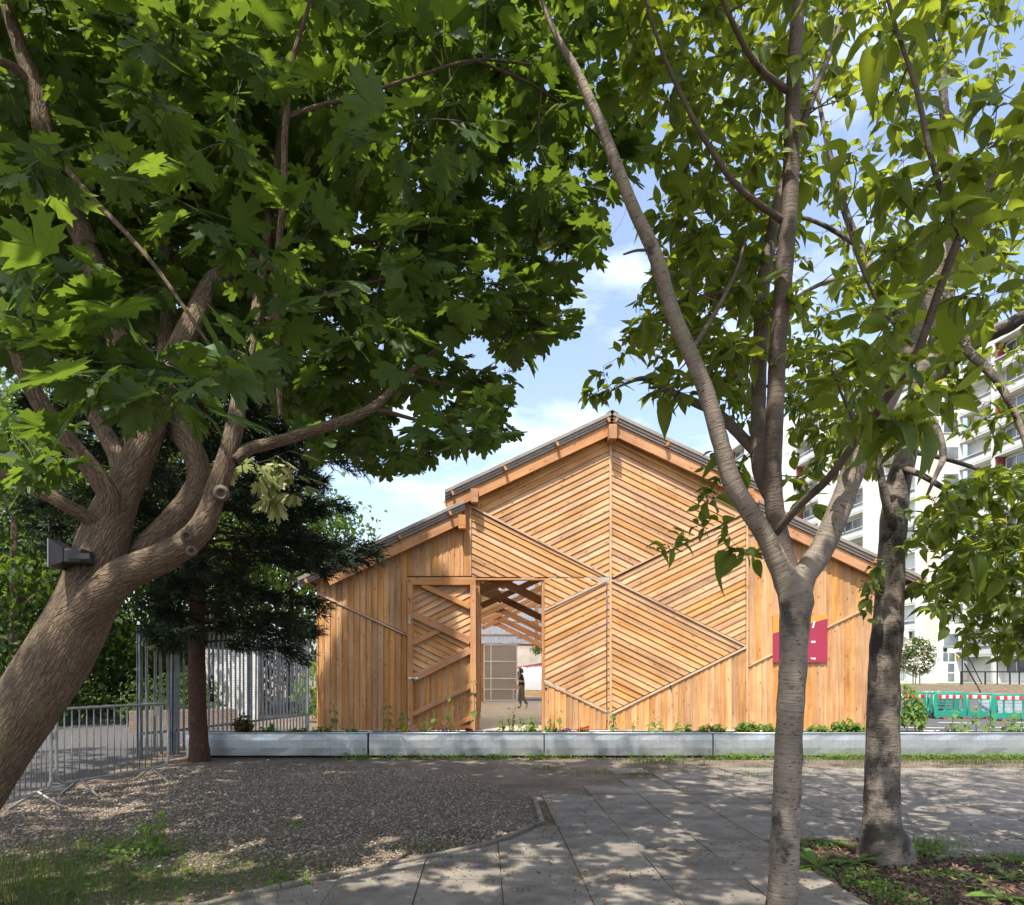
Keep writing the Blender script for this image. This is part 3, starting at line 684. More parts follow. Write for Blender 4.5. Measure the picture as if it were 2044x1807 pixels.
# mesh gate at the back
mg = thing('mesh_gate', 'grey mesh sliding gate seen through the open barn doorway', 'gate', (0.9, YB - .3, 0.05))
x0, x1 = 0.03, 1.74
MB().box(x0, x1, YB - .292, YB - .285, 0.07, 2.93).build('mesh_panel', M['mesh'], mg)
for xx in (x0, x0 + .36, x1): MB().box(xx - .025, xx + .025, YB - .32, YB - .27, 0.05, 2.95).build('frame_upright', M['whiteframe'], mg)
MB().box(x1 - .21, x1 - .18, YB - .31, YB - .28, 0.07, 0.62).build('frame_upright', M['whiteframe'], mg)
for z in (0.06, 0.63, 1.19, 2.08, 2.94): MB().box(x0, x1, YB - .325, YB - .275, z - .02, z + .02).build('frame_rail', M['whiteframe'], mg)
MB().box(x1 - .2, x1 - .02, YB - .335, YB - .326, .98, 1.18).build('lock_plate', M['zinc'], mg)
ex = thing('exit_sign', 'small green emergency exit sign hanging in the barn', 'exit sign', (1.84, YB - .5, 3.3))
p = F(2076, 2549, YB - .5)
MB().box(p.x - .13, p.x + .13, YB - .52, YB - .48, p.z - .09, p.z + .11).build('housing', M['whiteframe'], ex)
MB().box(p.x - .12, p.x + .12, YB - .527, YB - .522, p.z - .085, p.z + .045).build('legend', M['exit'], ex)
MB().prism([(p.x + .05, p.z + .03), (p.x + .01, p.z - .01), (p.x + .035, p.z - .01), (p.x + .035, p.z - .06), (p.x + .065, p.z - .06), (p.x + .065, p.z - .01), (p.x + .09, p.z - .01)][::-1], YB - .533, YB - .528).build('arrow', M['whiteprint'], ex)
MB().prism([(p.x - .09, p.z + .02), (p.x - .09, p.z - .06), (p.x - .03, p.z - .06), (p.x - .03, p.z + .02)][::-1], YB - .533, YB - .528).build('doorway_symbol', M['whiteprint'], ex)
MB().lathe([(0.018, 0), (0.018, .01)], 10, (p.x + .06, YB - .52, p.z + .1)).build('led', M['led'], ex)
MB().tube([(p.x, YB - .5, p.z + .1), (p.x, YB - .5, p.z + .6)], .006).build('hanger', M['zinc'], ex)

# door leaf that is shut (right of the opening)
shut = link('shut_door', None, None, barn, Matrix.Translation((GX(2300), YF, 0)))
shut['label'] = 'shut right leaf of the barn door with diagonal boards'
panel([(2178, 2315), (2178, 2434), (2424, 2315)], -A26, shut, y=YF - .003, phase=0.02)
panel([(2178, 2447), (2178, 2719), (2424, 2838), (2424, 2328)], A26, shut, y=YF - .003, phase=0.03)
panel([(2178, 2734), (2178, 2918), (2424, 2918), (2424, 2853)], V90, shut, y=YF - .003)
bat((2176, 2442), (2430, 2322), parent=shut, y=YF - .038); bat((2176, 2727), (2426, 2846), parent=shut, y=YF - .038)
MB().box(GX(2174), GX(2178), YF - .045, YF + .02, .02, GZ(2313)).build('edge_trim', M['beam'], shut)
MB().box(GX(2426), GX(2428), YF - .03, YF, .02, GZ(2320)).build('joint', M['darkgap'], shut)
for fy in (2392, 2424, 2500, 2528, 2868):
    z = GZ(fy); MB().tube([(GX(2427), YF - .04, z - .07), (GX(2427), YF - .04, z + .07)], .012).build('hinge', M['galv_dark'], shut)
MB().lathe([(.03, 0), (.03, .02)], 12).build('dark_hole', M['black'], shut, Matrix.Translation((GX(2184), YF - .03, GZ(2754))) @ Matrix.Rotation(V90, 4, 'X'))  # black disc paints the darkness inside a hole in the boards
# panels of the fixed strip between the shut leaf and the centre batten
panel([(2429, 2328), (2429, 2840), (2437, 2844), (2437, 2324)], A26, barn, phase=0.03)
panel([(2429, 2856), (2429, 2920), (2437, 2920), (2437, 2860)], V90, barn)

# door leaf that stands open, folded flat on the wall: its back shows
od = link('open_door', None, None, barn, Matrix.Translation((GX(1768), YF - .1, 0)))
od['label'] = 'open left leaf of the barn door folded back, showing its frame and braces'
YD = YF - 0.16
def C4(x, y): return (1560 + x / 2.51, 2240 + y / 2.51)
panel([C4(186, 190), C4(186, 520), C4(850, 800), C4(850, 190)], A26, od, y=YD + .04, phase=0.06)
panel([C4(186, 545), C4(186, 1180), C4(250, 1180), C4(850, 885), C4(850, 830)], -A26, od, y=YD + .04, phase=0.01)
panel([C4(186, 1205), C4(186, 1700), C4(850, 1700), C4(850, 900)], V90, od, y=YD + .04)
MB().box(GX(1633), GX(1903), YD + .045, YD + .06, .03, GZ(2309)).build('backing', M['darkgap'], od)
def dbeam(a, b, h, name='brace', y=YD - .03, d=0.10, mat=None):
    p0, p1 = F(*C4(*a), YF), F(*C4(*b), YF); p0.y = p1.y = y
    up = Vector((0, 0, 1)) if abs(p1.x - p0.x) > .05 else Vector((1, 0, 0))
    return beam(name, p0, p1, d, h, mat or M['beam'], od, up, bevel=0.005)
dbeam((180, 225), (862, 225), 0.20, 'top_rail', d=.12); dbeam((208, 263), (214, 1700), 0.14, 'stile', d=.12); dbeam((834, 263), (838, 1700), 0.145, 'stile', d=.12)
dbeam((236, 1682), (808, 1682), 0.14, 'bottom_rail', d=.11)
dbeam((330, 262), (806, 482), 0.125); dbeam((236, 550), (808, 820), 0.19, y=YD - .035); dbeam((236, 838), (505, 708), 0.125, y=YD - .022, d=.085)
dbeam((240, 1190), (810, 905), 0.185, y=YD - .033); dbeam((240, 1545), (812, 1262), 0.125); dbeam((640, 1662), (812, 1582), 0.11)
for a in ((203, 215), (204, 398)):
    p = F(*C4(*a), YF); MB().box(p.x - .03, p.x + .03, YD - .105, YD - .091, p.z - .025, p.z + .025).build('hasp_plate', M['zinc'], od)
p = F(*C4(207, 605), YF); MB().box(p.x - .03, p.x + .03, YD - .11, YD - .091, p.z - .11, p.z + .10).build('hasp', M['zinc'], od)
p = F(*C4(245, 1187), YF); MB().tube([(p.x - .14, YD - .11, p.z), (p.x + .14, YD - .11, p.z)], .016).box(p.x - .13, p.x - .06, YD - .112, YD - .091, p.z - .03, p.z + .03).box(p.x + .05, p.x + .1, YD - .112, YD - .091, p.z - .03, p.z + .03).build('sliding_bolt', M['zinc'], od)
p = F(*C4(210, 1640), YF); MB().tube([(p.x, YD - .11, .03), (p.x, YD - .11, p.z + .1)], .012).tube([(p.x, YD - .11, p.z), (p.x - .12, YD - .13, p.z)], .01).box(p.x - .025, p.x + .025, YD - .105, YD - .091, p.z, p.z + .14).build('drop_bolt', M['zinc'], od)
# small tap on the wall
tp = F(2680, 2752, YF); tp.y = YF - .06
t = MB().tube([(tp.x, tp.y, tp.z + .06), (tp.x, tp.y - .02, tp.z), (tp.x + .02, tp.y, tp.z - .06)], .012).box(tp.x - .025, tp.x + .025, tp.y - .01, tp.y + .03, tp.z + .03, tp.z + .07).build('wall_hook', M['black'])
tag(t, 'small black iron hook on the boards below the right diamond', 'hook')

# the printed sign on the wall
sg = thing('wall_sign', 'orange and crimson printed sign on the barn behind the near cherry trunk', 'sign', (GX(3195), YF - .06, GZ(2650)))
SX0, SX1, SZ0, SZ1 = GX(3086), GX(3304), GZ(2650), GZ(2463); ys = YF - .080
MB().box(SX0, SX1, ys, ys + .012, SZ0, SZ1).build('panel', M['crimson'], sg)
MB().prism([(SX0 + .002, GZ(2535)), (SX1 - .002, GZ(2476)), (SX1 - .002, SZ1 - .002), (SX0 + .002, SZ1 - .002)], ys - .0035, ys - .0008).build('orange_field', M['orange'], sg)
for fx in (3090, 3300):
    for fy in (2645, 2568, 2467): MB().lathe([(.008, 0), (.005, .006)], 8).build('screw', M['zinc'], sg, Matrix.Translation((GX(fx), ys - .004, GZ(fy))) @ Matrix.Rotation(V90, 4, 'X'))
def text(body, x1, z0, size, y, parent, mat, shear=0.0):
    c = bpy.data.curves.new('t', 'FONT'); c.body = body; c.size = size; c.extrude = 0.0012; c.align_x = 'RIGHT'; c.shear = shear; c.offset = 0.004 if size < .2 else 0.01
    o = bpy.data.objects.new('t', c); COL.objects.link(o); dg = bpy.context.evaluated_depsgraph_get()
    me = bpy.data.meshes.new_from_object(o.evaluated_get(dg)); bpy.data.objects.remove(o, do_unlink=True)
    me.materials.clear(); me.materials.append(mat)
    return link('lettering', me, mat, parent, Matrix.Translation((x1, y, z0)) @ Matrix.Rotation(V90, 4, 'X'))
text('1', GX(3254), GZ(2511), .22, ys - .0052, sg, M['whiteprint'], 0.25)
text('oo', GX(3256), GZ(2572), .105, ys - .002, sg, M['whiteprint'])
text('arm', GX(3257), GZ(2638), .085, ys - .002, sg, M['whiteprint'])

# ================================================================== planters
PZ = 0.446; PY0, PY1 = 12.5, 12.93
def planter(fa, fb, label):
    xa, xb = F(fa, 0, PY0).x, F(fb, 0, PY0).x
    r = thing('planter', label, 'planter', ((xa + xb) / 2, PY0 + .2, 0), 0, 'galvanised trough planters in a row')
    z0 = 0.045; t = .004; m = MB(); n = 14
    # slightly bowed long faces
    for (yy, s) in ((PY0, -1), (PY1, 1)):
        vs = []; 
        for i in range(n + 1):
            x = xa + (xb - xa) * i / n; q = 0.010 * math.sin(i * 1.7 + fa) * math.sin(math.pi * i / n)
            for z, k in ((z0, 0), (z0 + .14, .9), (z0 + .28, 1), (PZ, 0.0)): vs.append((x, yy + s * (q * k + (0.012 if k else 0)), z))
        fs = []
        for i in range(n):
            for k in range(3):
                a = i * 4 + k; fs.append((a, a + 4, a + 5, a + 1) if s < 0 else (a, a + 1, a + 5, a + 4))
        m.add(vs, fs)
    m.box(xa, xa + t, PY0, PY1, z0, PZ).box(xb - t, xb, PY0, PY1, z0, PZ).box(xa, xb, PY0 + .002, PY1 - .002, z0, z0 + .01)
    m.build('trough', M['galv'], r, smooth=False)
    rr = .016
    MB().tube([(xa, PY0 - .006, PZ), (xb, PY0 - .006, PZ)], rr).tube([(xa, PY1 + .006, PZ), (xb, PY1 + .006, PZ)], rr).tube([(xa, PY0, PZ), (xa, PY1, PZ)], rr).tube([(xb, PY0, PZ), (xb, PY1, PZ)], rr).build('rim', M['galv'], r, smooth=True)
    sm = MB(); nx, ny = 30, 4; vs = []
    for i in range(nx + 1):
        for j in range(ny + 1):
            vs.append((xa + .01 + (xb - xa - .02) * i / nx, PY0 + .005 + (PY1 - PY0 - .01) * j / ny, PZ - .045 + random.uniform(-.012, .014)))
    sm.add(vs, [(i * (ny + 1) + j, (i + 1) * (ny + 1) + j, (i + 1) * (ny + 1) + j + 1, i * (ny + 1) + j + 1) for i in range(nx) for j in range(ny)])
    sm.build('soil', M['soil'], r, smooth=True)
    for f in (.12, .5, .88): MB().box(xa + (xb - xa) * f - .05, xa + (xb - xa) * f + .05, PY0 + .05, PY1 - .03, 0.0, z0 - .001).build('bearer', M['darkgap'], r)
    for f in (.33, .66): MB().box(xa + (xb - xa) * f - .015, xa + (xb - xa) * f + .015, PY0, PY1, PZ - .012, PZ + .004).build('cross_brace', M['galv'], r)
    for xx in (xa + .06, xb - .06): MB().lathe([(.026, 0), (.026, .008), (.012, .008), (.012, .004)], 14).build('drain_plug', M['galv_dark'], r, Matrix.Translation((xx, PY0 - .013, .15)) @ Matrix.Rotation(V90, 4, 'X'))
    return xa, xb
PLN = [planter(745, 1469, 'shaded galvanised planter behind the red conifer trunk, leftmost of the row'),
       planter(1477, 2174, 'shaded galvanised planter in front of the open barn door, second from the left'),
       planter(2179, 2849, 'galvanised planter half in sun, below the diamond of boards, middle of the row'),
       planter(2854, 3531, 'sunlit galvanised planter partly hidden by the near cherry trunk'),
       planter(3537, 4235, 'sunlit galvanised planter in front of the road, rightmost of the row')]

# ================================================================== leaf templates
def fan(outline, center, zf):
    pts = [center] + outline; v = np.array([(x, y, zf(x, y)) for x, y in pts]); n = len(outline)
    f = np.array([(0, 1 + i, 1 + (i + 1) % n) for i in range(n)]); return v, f
half = [(0.0, 1.0), (.045, .87), (.13, .86), (.10, .73), (.15, .58), (.25, .66), (.29, .80), (.35, .70), (.53, .79), (.47, .63), (.58, .56), (.43, .47),
        (.36, .39), (.47, .36), (.60, .30), (.44, .22), (.46, .10), (.28, .10), (.20, -.05), (.07, .03)]
outl = [(x, y) for x, y in half] + [(-x, y) for x, y in reversed(half[1:])]
outl = outl[::-1]
def zmaple(x, y): return 0.14 * abs(x) - 0.22 * (x * x + (y - .3) ** 2)
MV, MF = fan(outl, (0, .3), zmaple)
half2 = [(0.0, 1.0), (.13, .86), (.13, .60), (.29, .80), (.53, .79), (.58, .56), (.36, .39), (.60, .30), (.43, .12), (.20, -.05)]
MV2, MF2 = fan(([(x, y) for x, y in half2] + [(-x, y) for x, y in reversed(half2[1:])])[::-1], (0, .3), zmaple)
def with_petiole(v, f, l, w):
    n = len(v); pv = np.array([(-w, 0.02, 0), (w, 0.02, 0), (w, -l, -.06), (-w, -l, -.06), (0, -l * .5, .05)])
    pf = np.array([(0, 1, 4), (1, 2, 4), (2, 3, 4), (3, 0, 4)]) + n
    return np.vstack([v, pv]), np.vstack([f, pf])
MUV = MV[:, :2].copy(); nmv = len(MV)
MV, MF = with_petiole(MV, MF, 0.65, 0.012); MUV = np.vstack([MUV, np.zeros((5, 2))])
MUV2 = MV2[:, :2].copy(); MV2, MF2 = with_petiole(MV2, MF2, 0.65, 0.012); MUV2 = np.vstack([MUV2, np.zeros((5, 2))])
def oval(rows, widths, fold=0.35, arch=0.30, tipdroop=0.0):
    v = []; f = []; idx = []
    for t, w in zip(rows, widths):
        z = -arch * t * t
        if w == 0: idx.append([len(v)]); v.append((0, t, z))
        else: idx.append([len(v), len(v) + 1, len(v) + 2]); v += [(-w, t, z + fold * w), (0, t, z), (w, t, z + fold * w)]
    for a, b in zip(idx[:-1], idx[1:]):
        if len(a) == 1: f += [(a[0], b[1], b[0]), (a[0], b[2], b[1])]
        elif len(b) == 1: f += [(a[0], a[1], b[0]), (a[1], a[2], b[0])]
        else: f += [(a[0], a[1], b[1]), (a[0], b[1], b[0]), (a[1], a[2], b[2]), (a[1], b[2], b[1])]
    return np.array(v, float), np.array(f)
CV, CF = oval([0, .1, .25, .45, .65, .8, .9, 1], [0, .13, .22, .255, .215, .13, .055, 0])
CUV = CV[:, :2].copy(); CV, CF = with_petiole(CV, CF, 0.22, 0.008); CUV = np.vstack([CUV, np.zeros((5, 2))])
SV, SF = oval([0, .35, .7, 1], [0, .32, .26, 0]); SUV = SV[:, :2].copy()          # simple broad leaf
BV, BF = oval([0, .5, 1], [0, .34, 0]); BUV = BV[:, :2].copy()
HV, HF = oval([0, .2, .5, .8, 1], [0, .36, .38, .18, 0], .3, .35); HUV = HV[:, :2].copy()   # heart-like seedling leaf
GV = np.array([(-.5, 0, 0), (.5, 0, 0), (-.34, .08, .55), (.34, .08, .55), (0, .34, 1.0)]); GF = np.array([(0, 1, 2), (1, 3, 2), (2, 3, 4)])
GUV = np.array([(-.1, 0), (.1, 0), (-.1, .5), (.1, .5), (0, 1.)])
CONV = []; CONF = []
for a_, l_ in ((0, 1), (.42, .72), (-.42, .72), (.8, .5), (-.8, .5)):
    y0_ = 0.0 if a_ == 0 else 0.18 + (.22 if abs(a_) < .6 else 0)
    n_ = len(CONV); dx_, dy_ = math.sin(a_), math.cos(a_); w_ = .045
    CONV += [(-dy_ * w_, y0_ + dx_ * w_, 0), (dy_ * w_, y0_ - dx_ * w_, 0), (dx_ * l_ * .55 + dy_ * w_ * .9, y0_ + dy_ * l_ * .55 - dx_ * w_ * .9, .03), (dx_ * l_ * .55 - dy_ * w_ * .9, y0_ + dy_ * l_ * .55 + dx_ * w_ * .9, .03), (dx_ * l_, y0_ + dy_ * l_, -.06)]
    CONF += [(n_, n_ + 1, n_ + 4), (n_ + 3, n_ + 2, n_ + 4)]
CONV = np.array(CONV); CONF = np.array(CONF); CONUV = CONV[:, :2].copy()

# ================================================================== trees
def catmull(pts, step):
    """pts: list of (Vector, r) -> smooth resampled list"""
    out = []; n = len(pts)
    for i in range(n - 1):
        p0, p1, p2, p3 = pts[max(i - 1, 0)], pts[i], pts[i + 1], pts[min(i + 2, n - 1)]
        k = max(2, int((p2[0] - p1[0]).length / step))
        for j in range(k):
            t = j / k
            q = 0.5 * ((2 * p1[0]) + (p2[0] - p0[0]) * t + (2 * p0[0] - 5 * p1[0] + 4 * p2[0] - p3[0]) * t * t + (3 * p1[0] - p0[0] - 3 * p2[0] + p3[0]) * t ** 3)
            out.append((q, p1[1] + (p2[1] - p1[1]) * t))
    out.append(pts[-1]); return out
def limb_mesh(lists, name, bumpy=0.06, burrs=(), sides=None, closed_tip=True):
    """tapered limbs with uneven bark, one mesh; uv = (metres round, metres along)"""
    V = []; Fc = []; UV = []
    for li, pts in enumerate(lists):
        n = sides or (28 if pts[0][1] > .1 else 16 if pts[0][1] > .03 else 9)
        b = len(V); t = (pts[1][0] - pts[0][0]).normalized(); a = Vector((0.02, 1, 0)); a = (a - t * a.dot(t)).normalized(); ln = 0.0
        for i, (p, r) in enumerate(pts):
            t2 = (pts[min(i + 1, len(pts) - 1)][0] - pts[max(i - 1, 0)][0]).normalized()
            a = (a - t2 * a.dot(t2)).normalized(); c = t2.cross(a)
            if i: ln += (p - pts[i - 1][0]).length
            for k in range(n + 1):
                w = 2 * math.pi * k / n; d = a * math.cos(w) + c * math.sin(w)
                q = p + d * r; nn = mnoise.noise(q * (0.9 / max(r, .03))) + 0.5 * mnoise.noise(q * (2.3 / max(r, .03)))
                rr = r * (1 + bumpy * nn)
                for (bp, br, bh) in burrs:
                    dd = (q - bp).length
                    if dd < br: rr += bh * (1 - (dd / br) ** 2) * (1 + .5 * mnoise.noise(q * 30))
                V.append(tuple(p + d * rr)); UV.append((w * max(r, .02), ln + li * 3.7))
        m = n + 1
        for i in range(len(pts) - 1):
            for k in range(n): Fc.append((b + i * m + k, b + i * m + k + 1, b + (i + 1) * m + k + 1, b + (i + 1) * m + k))
        e = b + (len(pts) - 1) * m; V.append(tuple(pts[-1][0])); UV.append((0, ln)); c0 = len(V) - 1
        for k in range(n): Fc.append((e + k, e + k + 1, c0))
    me = bpy.data.meshes.new(name); me.from_pydata(V, [], Fc); l = me.uv_layers.new(name='UVMap')
    vi = np.empty(len(me.loops), np.int32); me.loops.foreach_get('vertex_index', vi)
    l.data.foreach_set('uv', np.array(UV, np.float32)[vi].ravel()); me.polygons.foreach_set('use_smooth', [True] * len(me.polygons)); me.update(); return me

def D2(px):  # limb spec (dx, dy, Y, width) -> (point, radius)
    return [(P(x, y, Y), w * Y / FD / 2) for x, y, Y, w in px]

def grow(limbs, targets, rng, up=0.12, rmax=0.011, bend=0.16, maxlen=None):
    """join every target to the nearest wood with a bent twig; returns twigs as lists of (point, r)"""
    N = np.array([tuple(p) for pts in limbs for p, r in pts]); Rr = np.array([r for pts in limbs for p, r in pts])
    T = np.array(targets); d0 = np.array([np.min(np.linalg.norm(N - q, axis=1)) for q in T]); order = np.argsort(d0)
    twigs = []
    for i in order:
        q = T[i]; d = np.linalg.norm(N - q, axis=1); k = int(np.argmin(d + (N[:, 2] - q[2]).clip(0) * .3)); l = d[k]
        p0 = N[k]; c = (p0 + q) / 2 + rng.normal(0, bend, 3) * l + np.array([0, 0, up * l])
        m = max(3, int(l / .12)); ts = np.linspace(0, 1, m + 1)[:, None]
        pts = (1 - ts) ** 2 * p0 + 2 * ts * (1 - ts) * c + ts ** 2 * q
        r0 = min(Rr[k] * .75, .0035 + .0075 * l, rmax); rs = np.linspace(r0, .0018, m + 1)
        twigs.append([(Vector(a), float(b)) for a, b in zip(pts, rs)])
        N = np.vstack([N, pts[1:]]); Rr = np.concatenate([Rr, rs[1:]])
    return twigs

def twig_mesh(twigs, name, n=5):
    m = MB()
    for t in twigs: m.tube([p for p, r in t], [r for p, r in t], n, cap=False)
    return m.mesh(name, True)

def leaves_on(twigs, rng, per, size, sd, pitch=(0.15, 0.9), petiole=0.06, spread=1.9, tmin=0.35):
    pos = []; yaw = []; pit = []; rol = []; sc = []
    for t in twigs:
        m = len(t); q = t[-1][0]; d = (t[-1][0] - t[max(0, m - 3)][0]); base = math.atan2(d.y, d.x)
        for i in range(int(rng.poisson(per)) + 1):
            f = 1 - (1 - tmin) * rng.random() ** 1.6; k = min(m - 2, int(f * (m - 1))); fr = f * (m - 1) - k
            p = t[k][0].lerp(t[k + 1][0], fr); a = base + rng.normal(0, spread * .55) + (math.pi * .5 if i % 2 else -math.pi * .5) * .6
            s = size * math.exp(rng.normal(0, sd)); pos.append(p); yaw.append(a); pit.append(rng.uniform(*pitch)); rol.append(rng.normal(0, .5)); sc.append(s)
    pos = np.array([tuple(p) for p in pos]); R = rot_from(np.array(yaw), np.array(pit), np.array(rol)); sc = np.array(sc)
    pos = pos + R[:, :, 1] * (petiole * sc / size)[:, None]
    return pos, R, sc

def project(p):
    y = np.maximum(p[:, 1], 1e-3); return VX + p[:, 0] * FD / y, VY - (p[:, 2] - H) * FD / y
def split_leaves(tree, name, mat, tv, tf, tuv, pos, R, sc, n_ind=300, lod=None):
    """the leaves that show largest are objects of their own, the rest one mass"""
    c = pos + R[:, :, 1] * (sc * .5)[:, None]; x, y = project(c)
    vis = (x > 0) & (x < 2044) & (y > 0) & (y < 1807) & (c[:, 1] > .6)
    s = np.where(vis, sc / np.maximum(c[:, 1], .3), 0); order = np.argsort(-s); big = order[:n_ind]; rest = order[n_ind:]
    variants = []
    for k in range(6):
        me = np_mesh('leaf', tv * np.array([.85 + .06 * k, 1, (.5, 2.4, 1.0, 3.2, -.3, 1.6)[k]]) + np.array([.05 * (k - 2.5), 0, 0]) * (tv[:, 1:2] ** 2), tf, tuv, np.full(len(tv), k / 5)); me.materials.append(mat); variants.append(me)
    root_inv = tree.matrix_basis.inverted()
    for j, i in enumerate(big):
        o = bpy.data.objects.new('leaf', variants[j % 6]); COL.objects.link(o)
        mw = Matrix([[*(R[i, r, :] * sc[i]), pos[i, r]] for r in range(3)] + [[0, 0, 0, 1]])
        o.matrix_basis = mw; o.parent = tree; o.matrix_parent_inverse = root_inv
    k = len(rest); s3 = np.column_stack([sc[rest] * rng.uniform(.78, 1.12, k), sc[rest], sc[rest] * rng.uniform(-.4, 2.6, k)])
    a, b, c_ = lod or (tv, tf, tuv)
    o = link('foliage', inst_mesh('foliage', a, b, pos[rest], R[rest], s3, c_), mat, tree, None, 'stuff'); return o

def sample_poly(poly, n, y0, y1, rng, ypow=1.0, keep=None):
    xs = [p[0] for p in poly]; ys = [p[1] for p in poly]; out = []
    while len(out) < n:
        x = rng.uniform(min(xs), max(xs), 400); y = rng.uniform(min(ys), max(ys), 400); k = inpoly(x, y, poly)
        if keep is not None: k &= rng.random(400) < keep(x, y)
        for a, b in zip(x[k], y[k]):
            Y = y0 + (y1 - y0) * rng.random() ** ypow; out.append(tuple(P(a, b, Y)))
    return out[:n]

# ---- the leaning maple at the left
ROOT = P(-255, 1890, 4.2); ROOT.z = 0
maple = thing('maple_tree', 'big leaning maple with forked trunk and dark lobed leaves filling the upper left', 'tree', ROOT)
mp_l = [D2([(-300, 1960, 4.2, 250), (-230, 1840, 4.2, 205), (-100, 1640, 4.2, 180), (0, 1480, 4.2, 172), (80, 1370, 4.2, 168), (150, 1250, 4.2, 165), (190, 1150, 4.2, 128), (212, 1060, 4.25, 108), (245, 980, 4.3, 84), (282, 900, 4.3, 72), (308, 830, 4.3, 64), (322, 770, 4.35, 58), (360, 690, 4.5, 52), (395, 620, 4.7, 50), (430, 560, 4.9, 47), (490, 525, 5.1, 40), (560, 470, 5.3, 30), (600, 380, 5.5, 22), (640, 260, 5.7, 16), (700, 120, 5.9, 9)]),
        D2([(120, 1290, 4.2, 110), (180, 1210, 4.12, 96), (245, 1150, 4.05, 82), (310, 1120, 4.0, 72), (370, 1088, 3.98, 64), (408, 1045, 3.98, 56), (427, 990, 4.0, 50), (452, 920, 4.0, 47), (470, 845, 4.05, 42), (480, 780, 4.15, 34), (500, 690, 4.3, 26), (520, 560, 4.6, 22), (540, 420, 4.9, 18), (560, 250, 5.2, 13), (575, 60, 5.5, 8)]),
        D2([(170, 1225, 4.3, 100), (250, 1140, 4.35, 74), (330, 1060, 4.4, 66), (384, 994, 4.4, 60), (398, 945, 4.4, 54), (380, 890, 4.4, 52), (352, 850, 4.45, 52), (330, 790, 4.55, 44), (330, 700, 4.8, 36), (335, 600, 5.0, 30), (330, 480, 5.3, 24), (345, 330, 5.6, 17), (360, 150, 5.9, 9)]),
        D2([(222, 1040, 4.22, 60), (212, 980, 4.15, 50), (157, 905, 4.05, 44), (97, 831, 3.95, 42), (58, 761, 3.85, 40), (19, 657, 3.75, 38), (-40, 520, 3.6, 30), (-110, 330, 3.5, 18)]),
        D2([(280, 905, 4.4, 62), (262, 790, 4.5, 58), (235, 680, 4.6, 56), (200, 570, 4.65, 54), (162, 463, 4.7, 54), (116, 386, 4.7, 52), (90, 280, 4.7, 46), (70, 174, 4.7, 40), (35, 80, 4.7, 32), (-10, -80, 4.7, 22), (-40, -300, 4.7, 10)]),
        D2([(215, 1075, 4.22, 48), (190, 1044, 4.15, 36), (116, 1000, 4.0, 32), (23, 953, 3.9, 29), (-60, 920, 3.8, 24), (-200, 880, 3.7, 12)]),
        D2([(250, 985, 4.4, 52), (236, 915, 4.5, 44), (209, 863, 4.55, 40), (180, 815, 4.6, 34), (150, 740, 4.7, 26), (130, 640, 4.9, 16), (110, 500, 5.0, 8)]),
        D2([(465, 920, 4.0, 34), (495, 897, 4.05, 29), (541, 885, 4.1, 28), (600, 868, 4.2, 26), (657, 850, 4.3, 25), (742, 815, 4.5, 22), (800, 760, 4.7, 14), (880, 690, 4.9, 9)]),
        D2([(742, 815, 4.5, 14), (800, 830, 4.7, 10), (870, 850, 4.9, 6)]),
        D2([(560, 830, 4.2, 12), (556, 760, 4.15, 14), (552, 640, 4.1, 15), (556, 500, 4.0, 15), (566, 380, 3.9, 16), (570, 250, 3.85, 16), (585, 120, 3.8, 13), (620, 0, 3.8, 9), (660, -150, 3.8, 5)]),
        D2([(566, 235, 3.86, 12), (640, 210, 3.9, 10), (720, 190, 3.95, 9), (840, 150, 4.1, 8), (950, 120, 4.3, 7), (1060, 130, 4.5, 5)]),
        D2([(530, 640, 4.5, 12), (640, 590, 4.8, 10), (760, 560, 5.1, 9), (880, 540, 5.4, 7), (1000, 500, 5.7, 5)]),
        D2([(545, 470, 5.0, 12), (680, 380, 5.2, 11), (820, 330, 5.4, 9), (960, 300, 5.6, 7), (1090, 300, 5.8, 5)]),
        D2([(950, 120, 4.3, 8), (1080, 180, 4.6, 7), (1180, 260, 4.9, 5), (1240, 330, 5.1, 3)]),
        D2([(590, 470, 5.3, 16), (720, 480, 5.6, 13), (860, 460, 6.0, 10), (1000, 420, 6.3, 8), (1120, 400, 6.6, 5)]),
        D2([(800, 745, 4.75, 9), (900, 770, 5.1, 7), (980, 800, 5.4, 5)]),
        D2([(95, 290, 4.65, 20), (170, 380, 4.2, 13), (300, 520, 3.7, 10), (420, 690, 3.4, 8), (500, 780, 3.2, 5)]),
        D2([(70, 174, 4.7, 26), (20, 130, 4.6, 20), (-60, 110, 4.5, 14)]),
        # the crown towards and above the viewer
        D2([(-10, -80, 4.7, 20), (150, -600, 4.0, 16), (700, -1500, 3.2, 12)])]
mp_l = [[(p, r * (.76 if i == 0 and k < 6 else .84)) for k, (p, r) in enumerate(l)] for i, l in enumerate(mp_l)]
mp_l = [catmull(l, max(.03, l[0][1] * .5)) for l in mp_l]
rng = np.random.default_rng(3)
link('trunk', limb_mesh(mp_l[:9], 'trunk', .07, [(P(122, 1222, 4.1), .10, .03), (P(375, 1085, 3.9), .07, .03), (P(432, 985, 3.92), .06, .03), (P(195, 1320, 4.02), .12, .02)]), M['bark_maple'], maple)
link('branches', limb_mesh(mp_l[9:], 'branches', .05), M['bark_maple'], maple)
